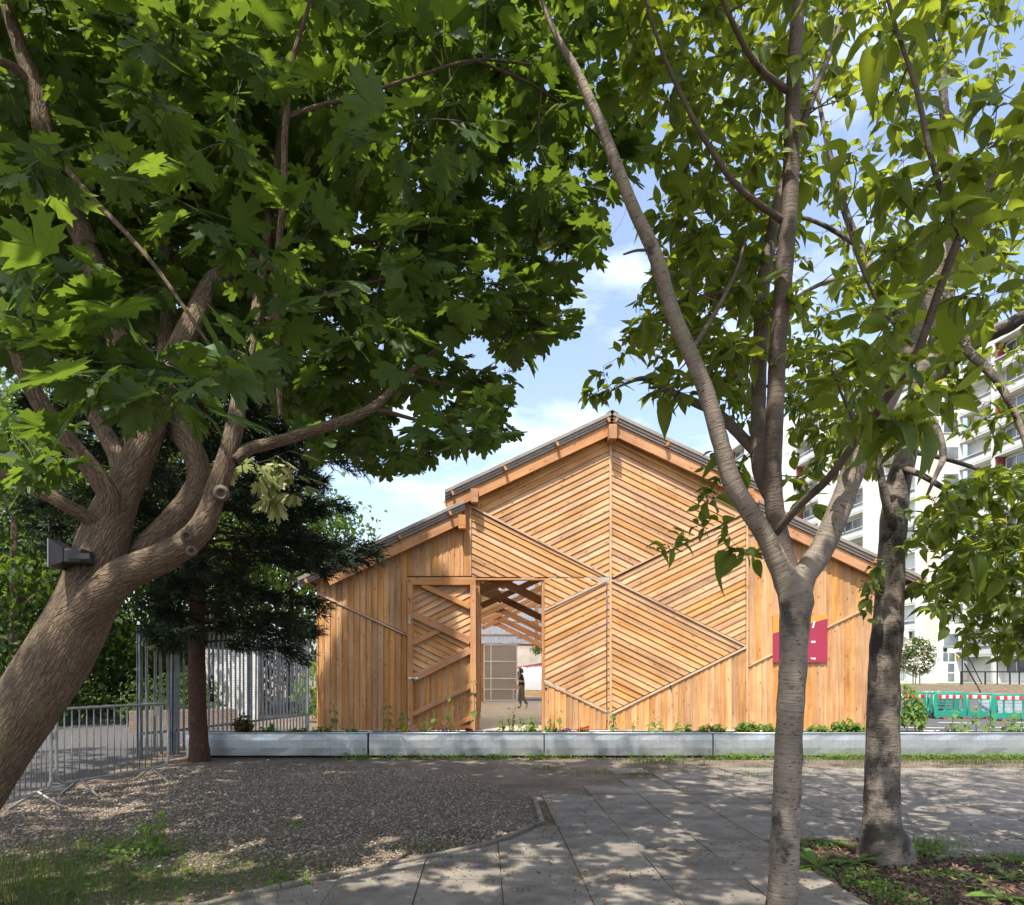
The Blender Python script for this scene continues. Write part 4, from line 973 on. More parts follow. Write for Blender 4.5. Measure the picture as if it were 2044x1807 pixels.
# sawn stub and old pruning scars
st = MB().tube([P(170, 1262, 4.2), P(135, 1240, 4.16), P(108, 1226, 4.13)], [.15, .115, .085], 16).build('sawn_stub', M['bark_maple'], maple, smooth=False)
for (x, y, Y, r) in ((441, 985, 3.89, .036), (372, 1070, 3.86, .028), (382, 1100, 3.85, .025)):
    c = P(x, y, Y); d = (Vector((0, 0, H)) - c).normalized(); mw = d.to_track_quat('Z', 'Y').to_matrix().to_4x4(); mw.translation = c - d * .03
    MB().lathe([(r * 1.35, -.03), (r * 1.1, .0), (r * .9, .010), (r * .65, .009), (r * .5, -.004), (r * .3, -.010)], 14).build('knot_scar', M['bark_twig'], maple, mw, smooth=True)
MP = [(-700, -800), (1300, -800), (1300, 60), (1305, 200), (1290, 330), (1255, 400), (1225, 430), (1205, 500), (1150, 560), (1165, 650), (1095, 690), (1060, 730), (1020, 770), (1035, 870), (985, 885), (960, 915), (900, 905), (850, 935), (790, 950), (740, 945), (690, 905), (620, 930), (590, 850), (520, 770), (470, 740), (420, 730), (360, 700), (280, 700), (160, 690), (70, 720), (-60, 800), (-700, 900)]
MPIN = [(-60, -60), (1300, -60), (1300, 60), (1305, 200), (1290, 330), (1255, 400), (1225, 430), (1205, 500), (1150, 560), (1165, 650), (1095, 690), (1060, 730), (1020, 770), (1035, 870), (985, 885), (960, 915), (900, 905), (850, 935), (790, 950), (740, 945), (690, 905), (620, 930), (590, 850), (520, 770), (470, 720), (360, 680), (160, 650), (-60, 700)]
NEAR = [(330, 770, 2.5), (250, 730, 2.45), (420, 740, 2.6), (370, 790, 2.3), (200, 770, 2.4), (300, 700, 2.6), (470, 700, 2.8), (150, 510, 2.6), (130, 560, 2.7), (240, 630, 2.6), (60, 620, 2.5), (110, 700, 2.5), (470, 280, 2.7), (360, 330, 2.8), (480, 60, 2.6), (520, 110, 2.7), (300, 60, 2.8), (400, 420, 2.9), (100, 910, 2.9), (70, 930, 2.9), (150, 920, 3.0), (30, 870, 3.0), (790, 460, 3.2), (850, 520, 3.2), (750, 620, 3.3), (900, 600, 3.4), (830, 240, 3.2), (690, 260, 3.0), (620, 430, 3.0), (950, 250, 3.3), (200, 250, 3.0), (330, 190, 3.0), (1000, 860, 3.4), (930, 870, 3.5), (960, 800, 3.5), (880, 830, 3.6), (560, 560, 3.2), (480, 480, 3.1), (20, 480, 2.8), (60, 330, 2.9)]
tg = sample_poly(MPIN, 1350, 4.55, 8.2, rng, 0.9, lambda x, y: np.clip(1.15 - x / 1700., .4, 1)) + sample_poly(MP, 420, 4.4, 8.0, rng) + [tuple(P(*q)) for q in NEAR]
for i in range(640):   # crown above the picture
    tg.append((rng.uniform(-6.5, 1.6), rng.uniform(-1.2, 4.5), rng.uniform(5.2, 8.4)))
for i in range(200):   # its unseen top, added to shade gravel and lower leaves
    tg.append((rng.uniform(-6.2, 1.3), rng.uniform(3.0, 8.5), rng.uniform(7.6, 10.2)))
for i in range(460):   # and unseen leaves left of it, added to shade the path
    yy = rng.uniform(0.5, 10.5); tg.append((rng.uniform(-12.0, min(-4.4, -.74 * yy - .2)), yy, rng.uniform(4.8, 8.8)))
tw = grow(mp_l, tg, rng, 0.10, .012)
link('twigs', twig_mesh(tw, 'twigs'), M['bark_twig'], maple, None, 'stuff')
pos, R, sc = leaves_on(tw, rng, 7.6, .132, .27, (-0.2, 1.0), .08)
c = pos + R[:, :, 1] * (sc * .5)[:, None]; x, y = project(c)
ok = inpoly(x, y, [(a, b) for a, b in MP]) | (c[:, 1] < 3.0) & (y < 960) & (x < 1000) & (y > -1e9) | (y < 0) | (x < 0) | (c[:, 1] < .3)
ok |= (x < 190) & (y > 820) & (y < 990)
ok &= ~((c[:, 1] > .3) & (y > 1000)); ok &= ~((np.abs(c[:, 0]) < .9) & (np.abs(c[:, 1]) < 1.2) & (c[:, 2] < 3.2))
split_leaves(maple, 'maple', M['maple_leaf'], MV, MF, MUV, pos[ok], R[ok], sc[ok], lod=(MV2, MF2, MUV2))
# a spray of cream-edged leaves hanging under the right limb
vt = grow(mp_l[7:8], [tuple(P(*q)) for q in ((500, 915, 4.7), (520, 960, 4.8), (560, 930, 4.9), (590, 985, 5.0), (545, 990, 4.9), (470, 930, 4.6), (610, 950, 5.0), (580, 900, 4.8))], rng, 0.0)
vp, vR, vs = leaves_on(vt, rng, 6, .125, .2, (0.1, 1.1), .06)
link('variegated_leaves', inst_mesh('variegated_leaves', MV, MF, vp, vR, vs, MUV), M['pale_leaf'], maple, None, 'stuff')
link('variegated_twigs', twig_mesh(vt, 'variegated_twigs'), M['bark_twig'], maple, None, 'stuff')
# clusters of winged keys
kv, kf = oval([0, .3, .7, 1], [0, .10, .17, 0], .1, .1)
kp = np.array([tuple(Vector(t[-1][0]) + Vector(rng.normal(0, .03, 3))) for t in tw[::9] for _ in range(7)])
link('winged_keys', inst_mesh('winged_keys', kv, kf, kp, rot_from(rng.uniform(0, 6.3, len(kp)), rng.uniform(.2, 1.2, len(kp)), rng.normal(0, .5, len(kp))), np.full(len(kp), .045), kv[:, :2].copy()), M['herb_leaf'], maple, None, 'stuff')
# floodlight on the trunk
fl = thing('floodlight', 'black floodlight clamped to the leaning maple trunk', 'floodlight', P(160, 1130, 4.02))
c = P(156, 1112, 4.0); q0 = c.copy()
MB().box(c.x - .06, c.x + .075, c.y - .09, c.y + .09, c.z - .055, c.z + .05).build('housing', M['black'], fl, bevel=.01)
MB().add([(c.x - .14, c.y - .12, c.z - .085), (c.x - .14, c.y + .12, c.z - .085), (c.x - .14, c.y + .12, c.z + .11), (c.x - .14, c.y - .12, c.z + .11), (c.x - .06, c.y - .09, c.z - .05), (c.x - .06, c.y + .09, c.z - .05), (c.x - .06, c.y + .09, c.z + .05), (c.x - .06, c.y - .09, c.z + .05)],
         [(0, 1, 2, 3), (7, 6, 5, 4), (0, 4, 5, 1), (1, 5, 6, 2), (2, 6, 7, 3), (3, 7, 4, 0)]).build('reflector', M['black'], fl)
MB().box(c.x - .15, c.x - .141, c.y - .125, c.y + .125, c.z - .09, c.z + .115).build('glass_front', M['glass'], fl)
MB().box(c.x - .02, c.x + .14, c.y - .1, c.y - .092, c.z - .03, c.z + .01).build('bracket', M['black'], fl)
MB().tube([c + Vector((.03, -.02, -.055)), c + Vector((.03, -.02, -.13)), c + Vector((-.01, -.03, -.18)), c + Vector((.04, -.03, -.15)), c + Vector((.08, 0, -.09))], .006, 6).build('cable', M['black'], fl, smooth=True)

for ch_ in fl.children:
    for v_ in ch_.data.vertices: v_.co = q0 + (v_.co - q0) * .78

# ---- near cherry
R1 = P(1553, 1907, 3.8); R1.z = 0
ch1 = thing('cherry_tree', 'near cherry tree with slim grey three-forked trunk before the sign', 'tree', R1)
c1 = [D2([(1551, 1935, 3.8, 74), (1553, 1870, 3.8, 66), (1560, 1807, 3.8, 64), (1566, 1700, 3.8, 62), (1570, 1600, 3.8, 60), (1574, 1500, 3.8, 59), (1578, 1400, 3.8, 58), (1584, 1300, 3.8, 59), (1587, 1240, 3.8, 64), (1588, 1190, 3.8, 76), (1560, 1140, 3.8, 54), (1530, 1075, 3.78, 46), (1490, 1010, 3.75, 46), (1462, 965, 3.73, 48), (1440, 890, 3.7, 42), (1405, 770, 3.68, 40), (1345, 630, 3.65, 37), (1308, 510, 3.62, 36), (1262, 410, 3.6, 31), (1215, 290, 3.58, 28), (1180, 205, 3.55, 26), (1150, 140, 3.55, 22), (1105, 60, 3.55, 14), (1060, -60, 3.55, 7)]),
      D2([(1590, 1215, 3.85, 72), (1600, 1160, 3.85, 62), (1638, 1100, 3.85, 58), (1678, 1010, 3.85, 56), (1710, 920, 3.85, 52), (1742, 850, 3.85, 48), (1780, 781, 3.85, 46), (1827, 655, 3.85, 44), (1887, 503, 3.8, 42), (1983, 387, 3.75, 38), (2060, 300, 3.7, 32), (2200, 120, 3.7, 20), (2350, -150, 3.7, 9)]),
      D2([(1588, 1195, 3.95, 70), (1565, 1110, 4.0, 50), (1548, 1030, 4.05, 46), (1542, 940, 4.05, 44), (1548, 800, 4.05, 42), (1553, 690, 4.05, 41), (1563, 570, 4.05, 42), (1577, 387, 4.05, 40), (1583, 193, 4.05, 36), (1593, 0, 4.05, 31), (1605, -250, 4.05, 20), (1620, -500, 4.05, 8)]),
      D2([(1545, 1000, 4.12, 40), (1516, 930, 4.2, 38), (1514, 800, 4.25, 36), (1520, 620, 4.3, 34), (1531, 518, 4.3, 30), (1560, 380, 4.4, 24), (1620, 200, 4.5, 18), (1690, 20, 4.6, 10)]),
      D2([(1548, 1064, 3.9, 22), (1600, 1005, 3.7, 20), (1653, 956, 3.5, 20), (1715, 873, 3.25, 20), (1777, 785, 3.0, 20), (1833, 698, 2.85, 20), (1875, 580, 2.75, 20), (1920, 464, 2.7, 20), (1985, 350, 2.65, 16), (2060, 220, 2.6, 11), (2150, 60, 2.6, 6)]),
      D2([(1918, 470, 2.7, 15), (1881, 386, 2.65, 14), (1855, 299, 2.6, 14), (1830, 180, 2.6, 12), (1790, 60, 2.6, 10), (1750, -80, 2.6, 5)]),
      D2([(1512, 905, 4.25, 30), (1438, 830, 4.5, 26), (1390, 805, 4.55, 22), (1333, 780, 4.6, 18), (1286, 756, 4.65, 13), (1240, 770, 4.6, 6), (1205, 790, 4.55, 3)]),
      D2([(1514, 582, 4.3, 14), (1450, 583, 4.4, 12), (1350, 606, 4.5, 9), (1290, 640, 4.6, 5)]),
      D2([(1562, 440, 4.05, 18), (1480, 380, 3.9, 16), (1420, 300, 3.8, 14), (1350, 170, 3.7, 11), (1300, 40, 3.6, 8), (1270, -80, 3.6, 4)]),
      D2([(1570, 180, 4.05, 18), (1510, 130, 3.8, 15), (1460, 40, 3.6, 13), (1420, -60, 3.5, 8)]),
      D2([(1380, 700, 3.7, 14), (1430, 620, 3.9, 12), (1470, 540, 4.0, 9), (1490, 470, 4.1, 5)]),
      D2([(1300, 500, 3.62, 9), (1272, 500, 3.6, 7), (1245, 508, 3.55, 5)]),
      D2([(1780, 781, 3.85, 12), (1760, 740, 3.7, 10), (1740, 690, 3.6, 6)]),
      D2([(1720, 880, 3.2, 9), (1690, 810, 2.95, 8), (1660, 740, 2.8, 5)]),
      D2([(1820, 690, 2.85, 9), (1750, 600, 2.7, 8), (1700, 480, 2.6, 6), (1680, 380, 2.6, 4)]),
      # crown above the viewer
      D2([(1593, 0, 4.05, 22), (1500, -500, 3.2, 18), (1300, -1500, 2.4, 14)]),
      D2([(1700, -40, 2.7, 8), (1900, -700, 2.4, 8), (2300, -1600, 2.0, 7)])]
c1 = [[(p, r * (.89 if i == 0 and k < 10 else .79)) for k, (p, r) in enumerate(l)] for i, l in enumerate(c1)]
c1 = [catmull(l, max(.03, l[0][1] * .5)) for l in c1]
link('stem', limb_mesh(c1[2:4], 'stem', .05), M['bark_cherry_dark'], ch1)
link('trunk', limb_mesh(c1[:2], 'trunk', .085, [(P(1598, 1175, 3.72), .07, .02), (P(1592, 1345, 3.68), .05, .012), (P(1566, 1695, 3.7), .05, .012)]), M['bark_cherry'], ch1)
link('branches', limb_mesh(c1[4:], 'branches', .05), M['bark_cherry_dark'], ch1)
for (x, y, Y, r, mt) in ((1592, 1346, 3.715, .022, 'bark_cherry_old'),):
    c = P(x, y, Y); d = (Vector((0, 0, c.z)) - c).normalized(); mw = d.to_track_quat('Z', 'Y').to_matrix().to_4x4(); mw.translation = c - d * .022
    me = MB().lathe([(r * 1.7, -.03), (r * 1.3, -.006), (r, .006), (r * .7, .006), (r * .5, -.008), (r * .25, -.02)], 18).mesh('knot', True)
    for v_ in me.vertices: v_.co.x *= 1 + .3 * mnoise.noise(v_.co * 40); v_.co.y *= 1.25 + .3 * mnoise.noise(v_.co * 33)
    link('knot', me, M['blackpaint'] if r > .03 and False else M[mt], ch1, mw)
C1A = [(1640, -300), (2350, -300), (2350, 640), (1960, 700), (1900, 800), (1800, 880), (1700, 900), (1640, 800), (1660, 600), (1700, 300)]
C1B = [(1200, -300), (1640, -300), (1600, 500), (1560, 700), (1500, 860), (1420, 830), (1310, 790), (1240, 770), (1230, 700), (1270, 620), (1300, 520), (1300, 430), (1250, 300), (1230, 120)]
tg = sample_poly(C1A, 60, 2.3, 3.0, rng) + sample_poly(C1A, 90, 3.0, 4.2, rng) + sample_poly(C1B, 360, 3.9, 5.6, rng)
tg += [tuple(P(*q)) for q in ((1175, 790, 4.6), (1215, 770, 4.6), (1205, 730, 4.6), (1250, 700, 4.6), (1310, 1095, 4.4), (1350, 1085, 4.4), (1392, 1050, 4.4), (1440, 1040, 4.4), (1400, 1010, 4.4), (1430, 985, 4.4), (1470, 1090, 4.3), (1505, 1110, 4.3), (1430, 900, 4.4), (1395, 935, 4.4), (1470, 930, 4.4), (1620, 1010, 4.3), (1650, 1040, 4.4), (1610, 950, 4.3), (1640, 930, 4.2), (1690, 770, 2.7), (1760, 700, 2.6), (1700, 850, 2.7), (1790, 840, 2.75), (1735, 620, 2.4), (1790, 640, 2.5), (1660, 690, 2.7), (1830, 870, 2.8))]
for i in range(300): tg.append((rng.uniform(-1.2, 5.5), rng.uniform(-1.4, 3.6), rng.uniform(4.6, 7.5)))
tw = grow(c1, tg, rng, 0.05, .009, .14)
link('twigs', twig_mesh(tw, 'twigs'), M['bark_twig'], ch1, None, 'stuff')
pos, R, sc = leaves_on(tw, rng, 7.6, .098, .27, (-0.6, 1.0), .025, 2.4)
c = pos + R[:, :, 1] * (sc * .5)[:, None]; x, y = project(c)
SKYGAP = [(1060, 700), (1170, 640), (1190, 520), (1270, 540), (1215, 680), (1150, 770), (1160, 815), (1240, 815), (1330, 830), (1400, 890), (1380, 1000), (1280, 1070), (1270, 1130), (1330, 1150), (1450, 1130), (1480, 1200), (1460, 1300), (900, 1300), (900, 980)]
SIGNG = [(1520, 1130), (1640, 1160), (1740, 1050), (1740, 1500), (1500, 1500)]
ok = ~(inpoly(x, y, SKYGAP) | inpoly(x, y, SIGNG)) | (c[:, 1] < .5)
ok &= ~((np.abs(c[:, 0]) < .9) & (np.abs(c[:, 1]) < 1.2) & (c[:, 2] < 3.2))
ok &= ~((c[:, 1] > .5) & (c[:, 1] < 2.1) & (x > -50) & (x < 2100) & (y > -50))
split_leaves(ch1, 'cherry', M['cherry_leaf'], CV, CF, CUV, pos[ok], R[ok], sc[ok])

# ---- farther cherry with burrs
R2 = P(1762, 1722, 5.76); R2.z = 0
ch2 = thing('cherry_tree', 'farther cherry tree with thick dark burred trunk in the mulch bed', 'tree', R2)
c2 = [D2([(1764, 1745, 5.76, 150), (1763, 1715, 5.76, 118), (1761, 1670, 5.76, 94), (1760, 1620, 5.76, 82), (1762, 1500, 5.76, 75), (1764, 1380, 5.76, 71), (1768, 1290, 5.76, 69), (1774, 1220, 5.76, 66), (1779, 1120, 5.76, 60), (1784, 1040, 5.76, 60), (1790, 980, 5.76, 56), (1805, 920, 5.8, 50), (1822, 840, 5.85, 48), (1843, 759, 5.9, 46), (1862, 700, 5.95, 40), (1885, 620, 6.0, 36), (1900, 480, 6.1, 30), (1890, 300, 6.2, 24), (1880, 100, 6.3, 16), (1880, -150, 6.4, 8)]),
      D2([(1845, 780, 5.9, 46), (1875, 742, 5.8, 44), (1904, 712, 5.7, 42), (1955, 676, 5.6, 38), (2030, 640, 5.5, 32), (2130, 560, 5.4, 24), (2260, 420, 5.3, 12)]),
      D2([(1840, 770, 5.9, 26), (1858, 830, 5.5, 18), (1877, 875, 5.3, 17), (1882, 915, 5.2, 16), (1870, 945, 5.1, 11), (1850, 990, 5.0, 6)]),
      D2([(1800, 935, 5.75, 20), (1838, 948, 5.5, 14), (1893, 981, 5.3, 13), (1927, 1005, 5.2, 12), (1940, 1050, 5.1, 9), (1955, 1120, 5.0, 5)]),
      D2([(1930, 700, 5.6, 24), (1990, 760, 5.3, 18), (2040, 860, 5.1, 14), (2060, 960, 5.0, 10), (2070, 1080, 4.9, 5)]),
      D2([(1784, 1060, 5.7, 26), (1768, 1000, 5.6, 20), (1758, 945, 5.6, 16), (1752, 880, 5.6, 9)]),
      D2([(1850, 745, 5.95, 34), (1800, 640, 6.3, 28), (1740, 540, 6.6, 24), (1690, 430, 6.9, 18), (1650, 280, 7.1, 12), (1620, 120, 7.3, 6)]),
      D2([(1745, 560, 6.5, 14), (1660, 560, 6.3, 11), (1580, 600, 6.1, 8), (1500, 660, 6.0, 5)]),
      D2([(1890, 560, 6.05, 20), (1980, 420, 6.3, 15), (2060, 260, 6.5, 10), (2120, 60, 6.6, 5)]),
      D2([(1725, 500, 6.7, 13), (1620, 440, 6.7, 10), (1480, 420, 6.7, 7), (1360, 430, 6.7, 4)]),
      D2([(1810, 900, 5.8, 14), (1900, 920, 5.9, 11), (2000, 960, 6.0, 9), (2080, 1040, 6.0, 5)])]
c2 = [[(p, r * .82) for p, r in l] for l in c2]
c2 = [catmull(l, max(.035, l[0][1] * .45)) for l in c2]
link('trunk', limb_mesh(c2[:1], 'trunk', .09, [(P(1738, 1560, 5.66), .11, .05), (P(1765, 1255, 5.6), .17, .045), (P(1790, 1245, 5.6), .14, .045), (P(1780, 1035, 5.6), .16, .045), (P(1762, 1060, 5.62), .10, .04), (P(1740, 1380, 5.66), .10, .03), (P(1740, 1700, 5.6), .22, .05), (P(1795, 1705, 5.6), .22, .06), (P(1765, 1715, 5.5), .2, .05)]), M['bark_cherry_old'], ch2)
link('branches', limb_mesh(c2[1:], 'branches', .06), M['bark_cherry_old'], ch2)
C2A = [(1500, -300), (2450, -300), (2450, 900), (1960, 880), (1830, 860), (1740, 960), (1660, 900), (1600, 820), (1500, 700), (1330, 640), (1310, 480), (1340, 200)]
C2B = [(1830, 1080), (1850, 1000), (1950, 940), (2100, 900), (2400, 950), (2400, 1330), (2030, 1310), (1950, 1290), (1880, 1240), (1830, 1170)]
tg = sample_poly(C2A, 780, 5.0, 7.8, rng) + sample_poly(C2B, 400, 4.5, 6.2, rng) + sample_poly([(1560, 690), (1760, 690), (1760, 930), (1680, 960), (1570, 900)], 70, 5.0, 7.0, rng) + sample_poly([(1250, 560), (1500, 540), (1500, 800), (1350, 760), (1260, 700)], 60, 5.0, 6.5, rng)
tg += [tuple(P(*q)) for q in ((1740, 1190, 5.5), (1730, 1160, 5.5), (1745, 1135, 5.5), (1722, 1250, 5.5), (1820, 1020, 5.4), (1800, 1090, 5.4), (1850, 1060, 5.3))]
for i in range(260): tg.append((rng.uniform(1.5, 8.5), rng.uniform(2.5, 6.5), rng.uniform(6.5, 9)))
tw = grow(c2, tg, rng, 0.03, .009, .14)
link('twigs', twig_mesh(tw, 'twigs'), M['bark_twig'], ch2, None, 'stuff')
pos, R, sc = leaves_on(tw, rng, 7.8, .102, .25, (-0.5, 1.15), .025, 2.4)
c = pos + R[:, :, 1] * (sc * .5)[:, None]; x, y = project(c)
ok = ~(inpoly(x, y, SKYGAP) | inpoly(x, y, [(1500, 1100), (1715, 1100), (1715, 1500), (1500, 1500)])) & ~((y > 1325) & (c[:, 1] > 1)) & ~(inpoly(x, y, [(1560, 930), (1740, 960), (1760, 1100), (1600, 1100)]) & (rng.random(len(x)) < .55))
split_leaves(ch2, 'cherry', M['cherry_leaf'], CV, CF, CUV, pos[ok], R[ok], sc[ok])

# ---- conifer
RC = P(398, 1520, 12.05); RC.z = 0
con = thing('conifer_tree', 'dark spreading cypress with reddish trunk beside the leftmost planter', 'tree', RC)
tr_ = catmull([(Vector((RC.x + a, RC.y + b, z)), r) for a, b, z, r in ((0, 0, -.15, .22), (0, 0, .12, .175), (-.02, 0, .6, .15), (-.05, .02, 1.5, .145), (-.06, .05, 2.6, .135), (-.02, .1, 4, .12), (0, .1, 6, .115), (0, .1, 10, .09), (0, .1, 14, .05), (0, .1, 17.6, .012))], .12)
link('trunk', limb_mesh([tr_], 'trunk', .05, [(Vector((RC.x + .08, RC.y - .12, 1.05)), .07, .02)]), M['bark_red'], con)
brs = []; cp = []; cyaw = []; cpit = []; crol = []; csc = []
for i in range(230):
    z = 2.05 + 15.2 * (i / 230) ** 1.0; a = i * 2.399 + rng.normal(0, .3); Lb = 3.15 * max(.08, (1 - (z - 2) / 16.0)) ** .5 * rng.uniform(.72, 1.08)
    if z < 3.5 and math.cos(a) < .1: Lb *= .5
    if z < 3.3: Lb *= .66
    p0 = Vector((RC.x, RC.y + .08, z)); d = Vector((math.cos(a), math.sin(a), 0)); ln = []
    dip = rng.uniform(.02, .16)
    for k in range(9):
        t = k / 8; ln.append((p0 + d * (Lb * t) + Vector((rng.normal(0, .03), rng.normal(0, .03), Lb * (.18 * t - (dip + .18) * t * t + .06 * t ** 4))), .032 * (1 - t) * min(1, Lb / 3) + .004))
    brs.append(ln)
    for k in range(int(Lb * (88 if z < 9 else 150))):
        t = 1 - .86 * rng.random() ** 1.25; kk = min(7, int(t * 8)); q = ln[kk][0].lerp(ln[kk + 1][0], t * 8 - kk)
        side = rng.choice((-1, 1)); off = rng.random() ** .8 * (.18 + .62 * (1 - t)) * min(1, Lb / 2.2)
        ya = a + side * rng.uniform(.25, 1.0); q = q + Vector((math.cos(ya), math.sin(ya), 0)) * off + Vector((0, 0, rng.normal(-.05, .07)))
        cp.append(tuple(q)); cyaw.append(a + side * rng.uniform(0, .8)); cpit.append(rng.normal(.12, .35)); crol.append(rng.normal(0, .6)); csc.append(rng.uniform(.16, .34))
link('branches', limb_mesh(brs, 'branches', .05, sides=6), M['bark_red'], con)
link('foliage', inst_mesh('foliage', CONV, CONF, np.array(cp), rot_from(np.array(cyaw), np.array(cpit), np.array(crol)), np.array(csc), CONUV), M['needle'], con, None, 'stuff')

# ---- broadleaf trees and shrubs behind
def bg_tree(name, label, cat, x, y, h, rad, z0, n, mat, size, trunk_r=.16, seed=1, group=None, tpl=(BV, BF, BUV), lean=0.0):
    g = np.random.default_rng(seed); t = thing(name, label, cat, (x, y, 0), 0, group)
    limbs = [catmull([(Vector((x, y, -.1)), trunk_r * 1.3), (Vector((x + lean * .3, y, h * .2)), trunk_r), (Vector((x + lean * .7, y, h * .5)), trunk_r * .75), (Vector((x + lean, y, h * .92)), trunk_r * .15)], .25)]
    for k in range(9):
        a = k * 2.4 + seed; zz = z0 + (h - z0) * (.08 + .09 * k); rr = rad * .8
        limbs.append(catmull([(Vector((x + lean * zz / h, y, zz)), trunk_r * .4), (Vector((x + math.cos(a) * rr * .5, y + math.sin(a) * rr * .5, zz + rr * .3)), trunk_r * .22), (Vector((x + math.cos(a) * rr, y + math.sin(a) * rr, zz + rr * .42)), trunk_r * .07)], .3))
    link('trunk', limb_mesh(limbs, 'trunk', .05, sides=9), M['bark_maple'], t)
    nb = max(12, n // 55); ctr = []
    while len(ctr) < nb:
        q = g.uniform(-1, 1, 3); l = np.linalg.norm(q)
        if .45 < l < 1 : ctr.append(q)
    ctr = np.array(ctr) * np.array([rad, rad, (h - z0) / 2]) + np.array([x + lean * .6, y, (h + z0) / 2])
    idx = g.integers(0, nb, n); p = ctr[idx] + g.normal(0, 1, (n, 3)) * rad * np.array([.17, .17, .10]); p = p[p[:, 2] > .12]; n = len(p)
    link('foliage', inst_mesh('foliage', tpl[0], tpl[1], p, rot_from(g.uniform(0, 6.3, n), g.normal(.5, .4, n), g.normal(0, .5, n)), size * np.exp(g.normal(0, .22, n)), tpl[2]), mat, t, None, 'stuff')
    return t
GB = 'broadleaf trees behind the path'
for k_, (hx, hy, hl) in enumerate(((-26, 25, 'dark ivy hedge at the far left beyond the path'), (-20.5, 24.5, 'dark ivy hedge left of the barriers beyond the path'), (-15.2, 25.5, 'dark ivy hedge behind the crowd barriers'), (-11, 27, 'dark ivy hedge behind the palisade fence'))):
    bg_tree('hedge', hl, 'hedge', hx, hy, 3.6, 2.9, -.4, 6000, M['tree_leaf'], .2, .05, 30 + k_, 'hedges beyond the path')
bg_tree('sycamore_tree', 'leafy green tree beyond the path at the far left edge', 'tree', -13.8, 20.5, 9.5, 3.3, 0.9, 9000, M['tree_leaf'], .21, .17, 1, GB)
bg_tree('sycamore_tree', 'leafy green tree with pale trunk beyond the floodlight', 'tree', -16.0, 25.5, 13, 4.0, 2.2, 9000, M['tree_leaf'], .22, .19, 2, GB)
bg_tree('sycamore_tree', 'dark ivy-leaved tree behind the crowd barriers', 'tree', -10.6, 23.5, 10, 3.0, .7, 9000, M['tree_leaf'], .2, .16, 3, GB)
bg_tree('sycamore_tree', 'bright green tree behind the steel fence and conifer', 'tree', -7.9, 28.5, 9.0, 3.4, 1.8, 9000, M['tree_leaf'], .21, .15, 4, GB)
bg_tree('sycamore_tree', 'tall tree above the barn eave behind the conifer', 'tree', -12.5, 33, 15, 4.6, 3.0, 8000, M['tree_leaf'], .28, .2, 5, GB)
bg_tree('sycamore_tree', 'tall tree standing behind the leafy tree at the far left', 'tree', -21, 28, 14, 5, 1.5, 9000, M['tree_leaf'], .3, .22, 6, GB)
bg_tree('shrub', 'low ivy bank along the left end of the path edge', 'shrub', -12.6, 19.6, 1.7, 1.7, .1, 2200, M['tree_leaf'], .12, .03, 7, 'ivy bank beside the path')
bg_tree('shrub', 'low ivy bank at the path edge behind the crowd barrier', 'shrub', -9.4, 20.8, 1.5, 1.5, .1, 2200, M['tree_leaf'], .12, .03, 8, 'ivy bank beside the path')
#VAR bg_tree('variegated_maple', 'small pale cream-edged maple branch seen below the dark maple limb', 'tree', P(505, 950, 8.5).x, 8.9, P(0, 930, 8.5).z + .35, .75, P(0, 1005, 8.5).z, 260, M['pale_leaf'], .15, .025, 9, None, (MV, MF, MUV))
bg_tree('shrub', 'bright sunlit shrub between the fence and the barn corner', 'shrub', -5.0, 21.5, 2.1, .8, .1, 1500, M['herb_leaf'], .11, .02, 10)
bg_tree('yard_tree', 'leafy tree glimpsed through the barn doorway by the rendered wall', 'tree', F(2170, 2600, 47).x + .6, 47, 5.5, 1.5, 2.4, 1800, M['tree_leaf'], .15, .08, 12)

# ================================================================== left side: barriers, fence, wall
def crowd_barrier(name, label, a, b):
    a, b = Vector((*a, 0)), Vector((*b, 0)); l = (b - a).length; rz = math.atan2(b.y - a.y, b.x - a.x)
    r = thing(name, label, 'crowd barrier', a, rz, 'steel crowd barriers'); mw = r.matrix_basis.copy()
    z0, z1, rr = .20, 1.10, .12; pts = []
    for cx, cz, s in ((l - rr, z1 - rr, 90), (rr, z1 - rr, 180), (rr, z0 + rr, 270), (l - rr, z0 + rr, 360)):
        for k in range(6):
            w = math.radians(s - 90 + 90 * k / 5); pts.append((cx + rr * math.cos(w), 0, cz + rr * math.sin(w)))
    pts.append(pts[0]); MB().tube(pts, .019, 10, False).build('frame', M['tube'], r, mw, smooth=True)
    n = 17
    for i in range(1, n): x = l * i / n; MB().tube([(x, 0, z0), (x, 0, z1)], .0075, 7).build('bar', M['tube'], r, mw, smooth=True)
    for x in (.32, l - .32): MB().tube([(x, -.30, .012), (x, -.02, .2), (x, .02, .2), (x, .30, .012)], .017, 8).build('foot', M['tube'], r, mw, smooth=True)
    for z in (.38, .82): MB().tube([(0, 0, z), (-.04, 0, z), (-.04, 0, z - .08)], .008, 7).build('hook', M['tube'], r, mw, smooth=True)
    MB().box(l - .27, l - .17, -.012, -.008, .93, 1.06).build('tag_plate', M['beige'], r, mw)
crowd_barrier('crowd_barrier', 'whole steel crowd barrier standing between maple trunk and conifer', (-5.12, 8.35), (-4.55, 10.05))
crowd_barrier('crowd_barrier', 'steel crowd barrier cut off by the left edge below the maple trunk', (-4.83, 6.25), (-5.03, 8.1))

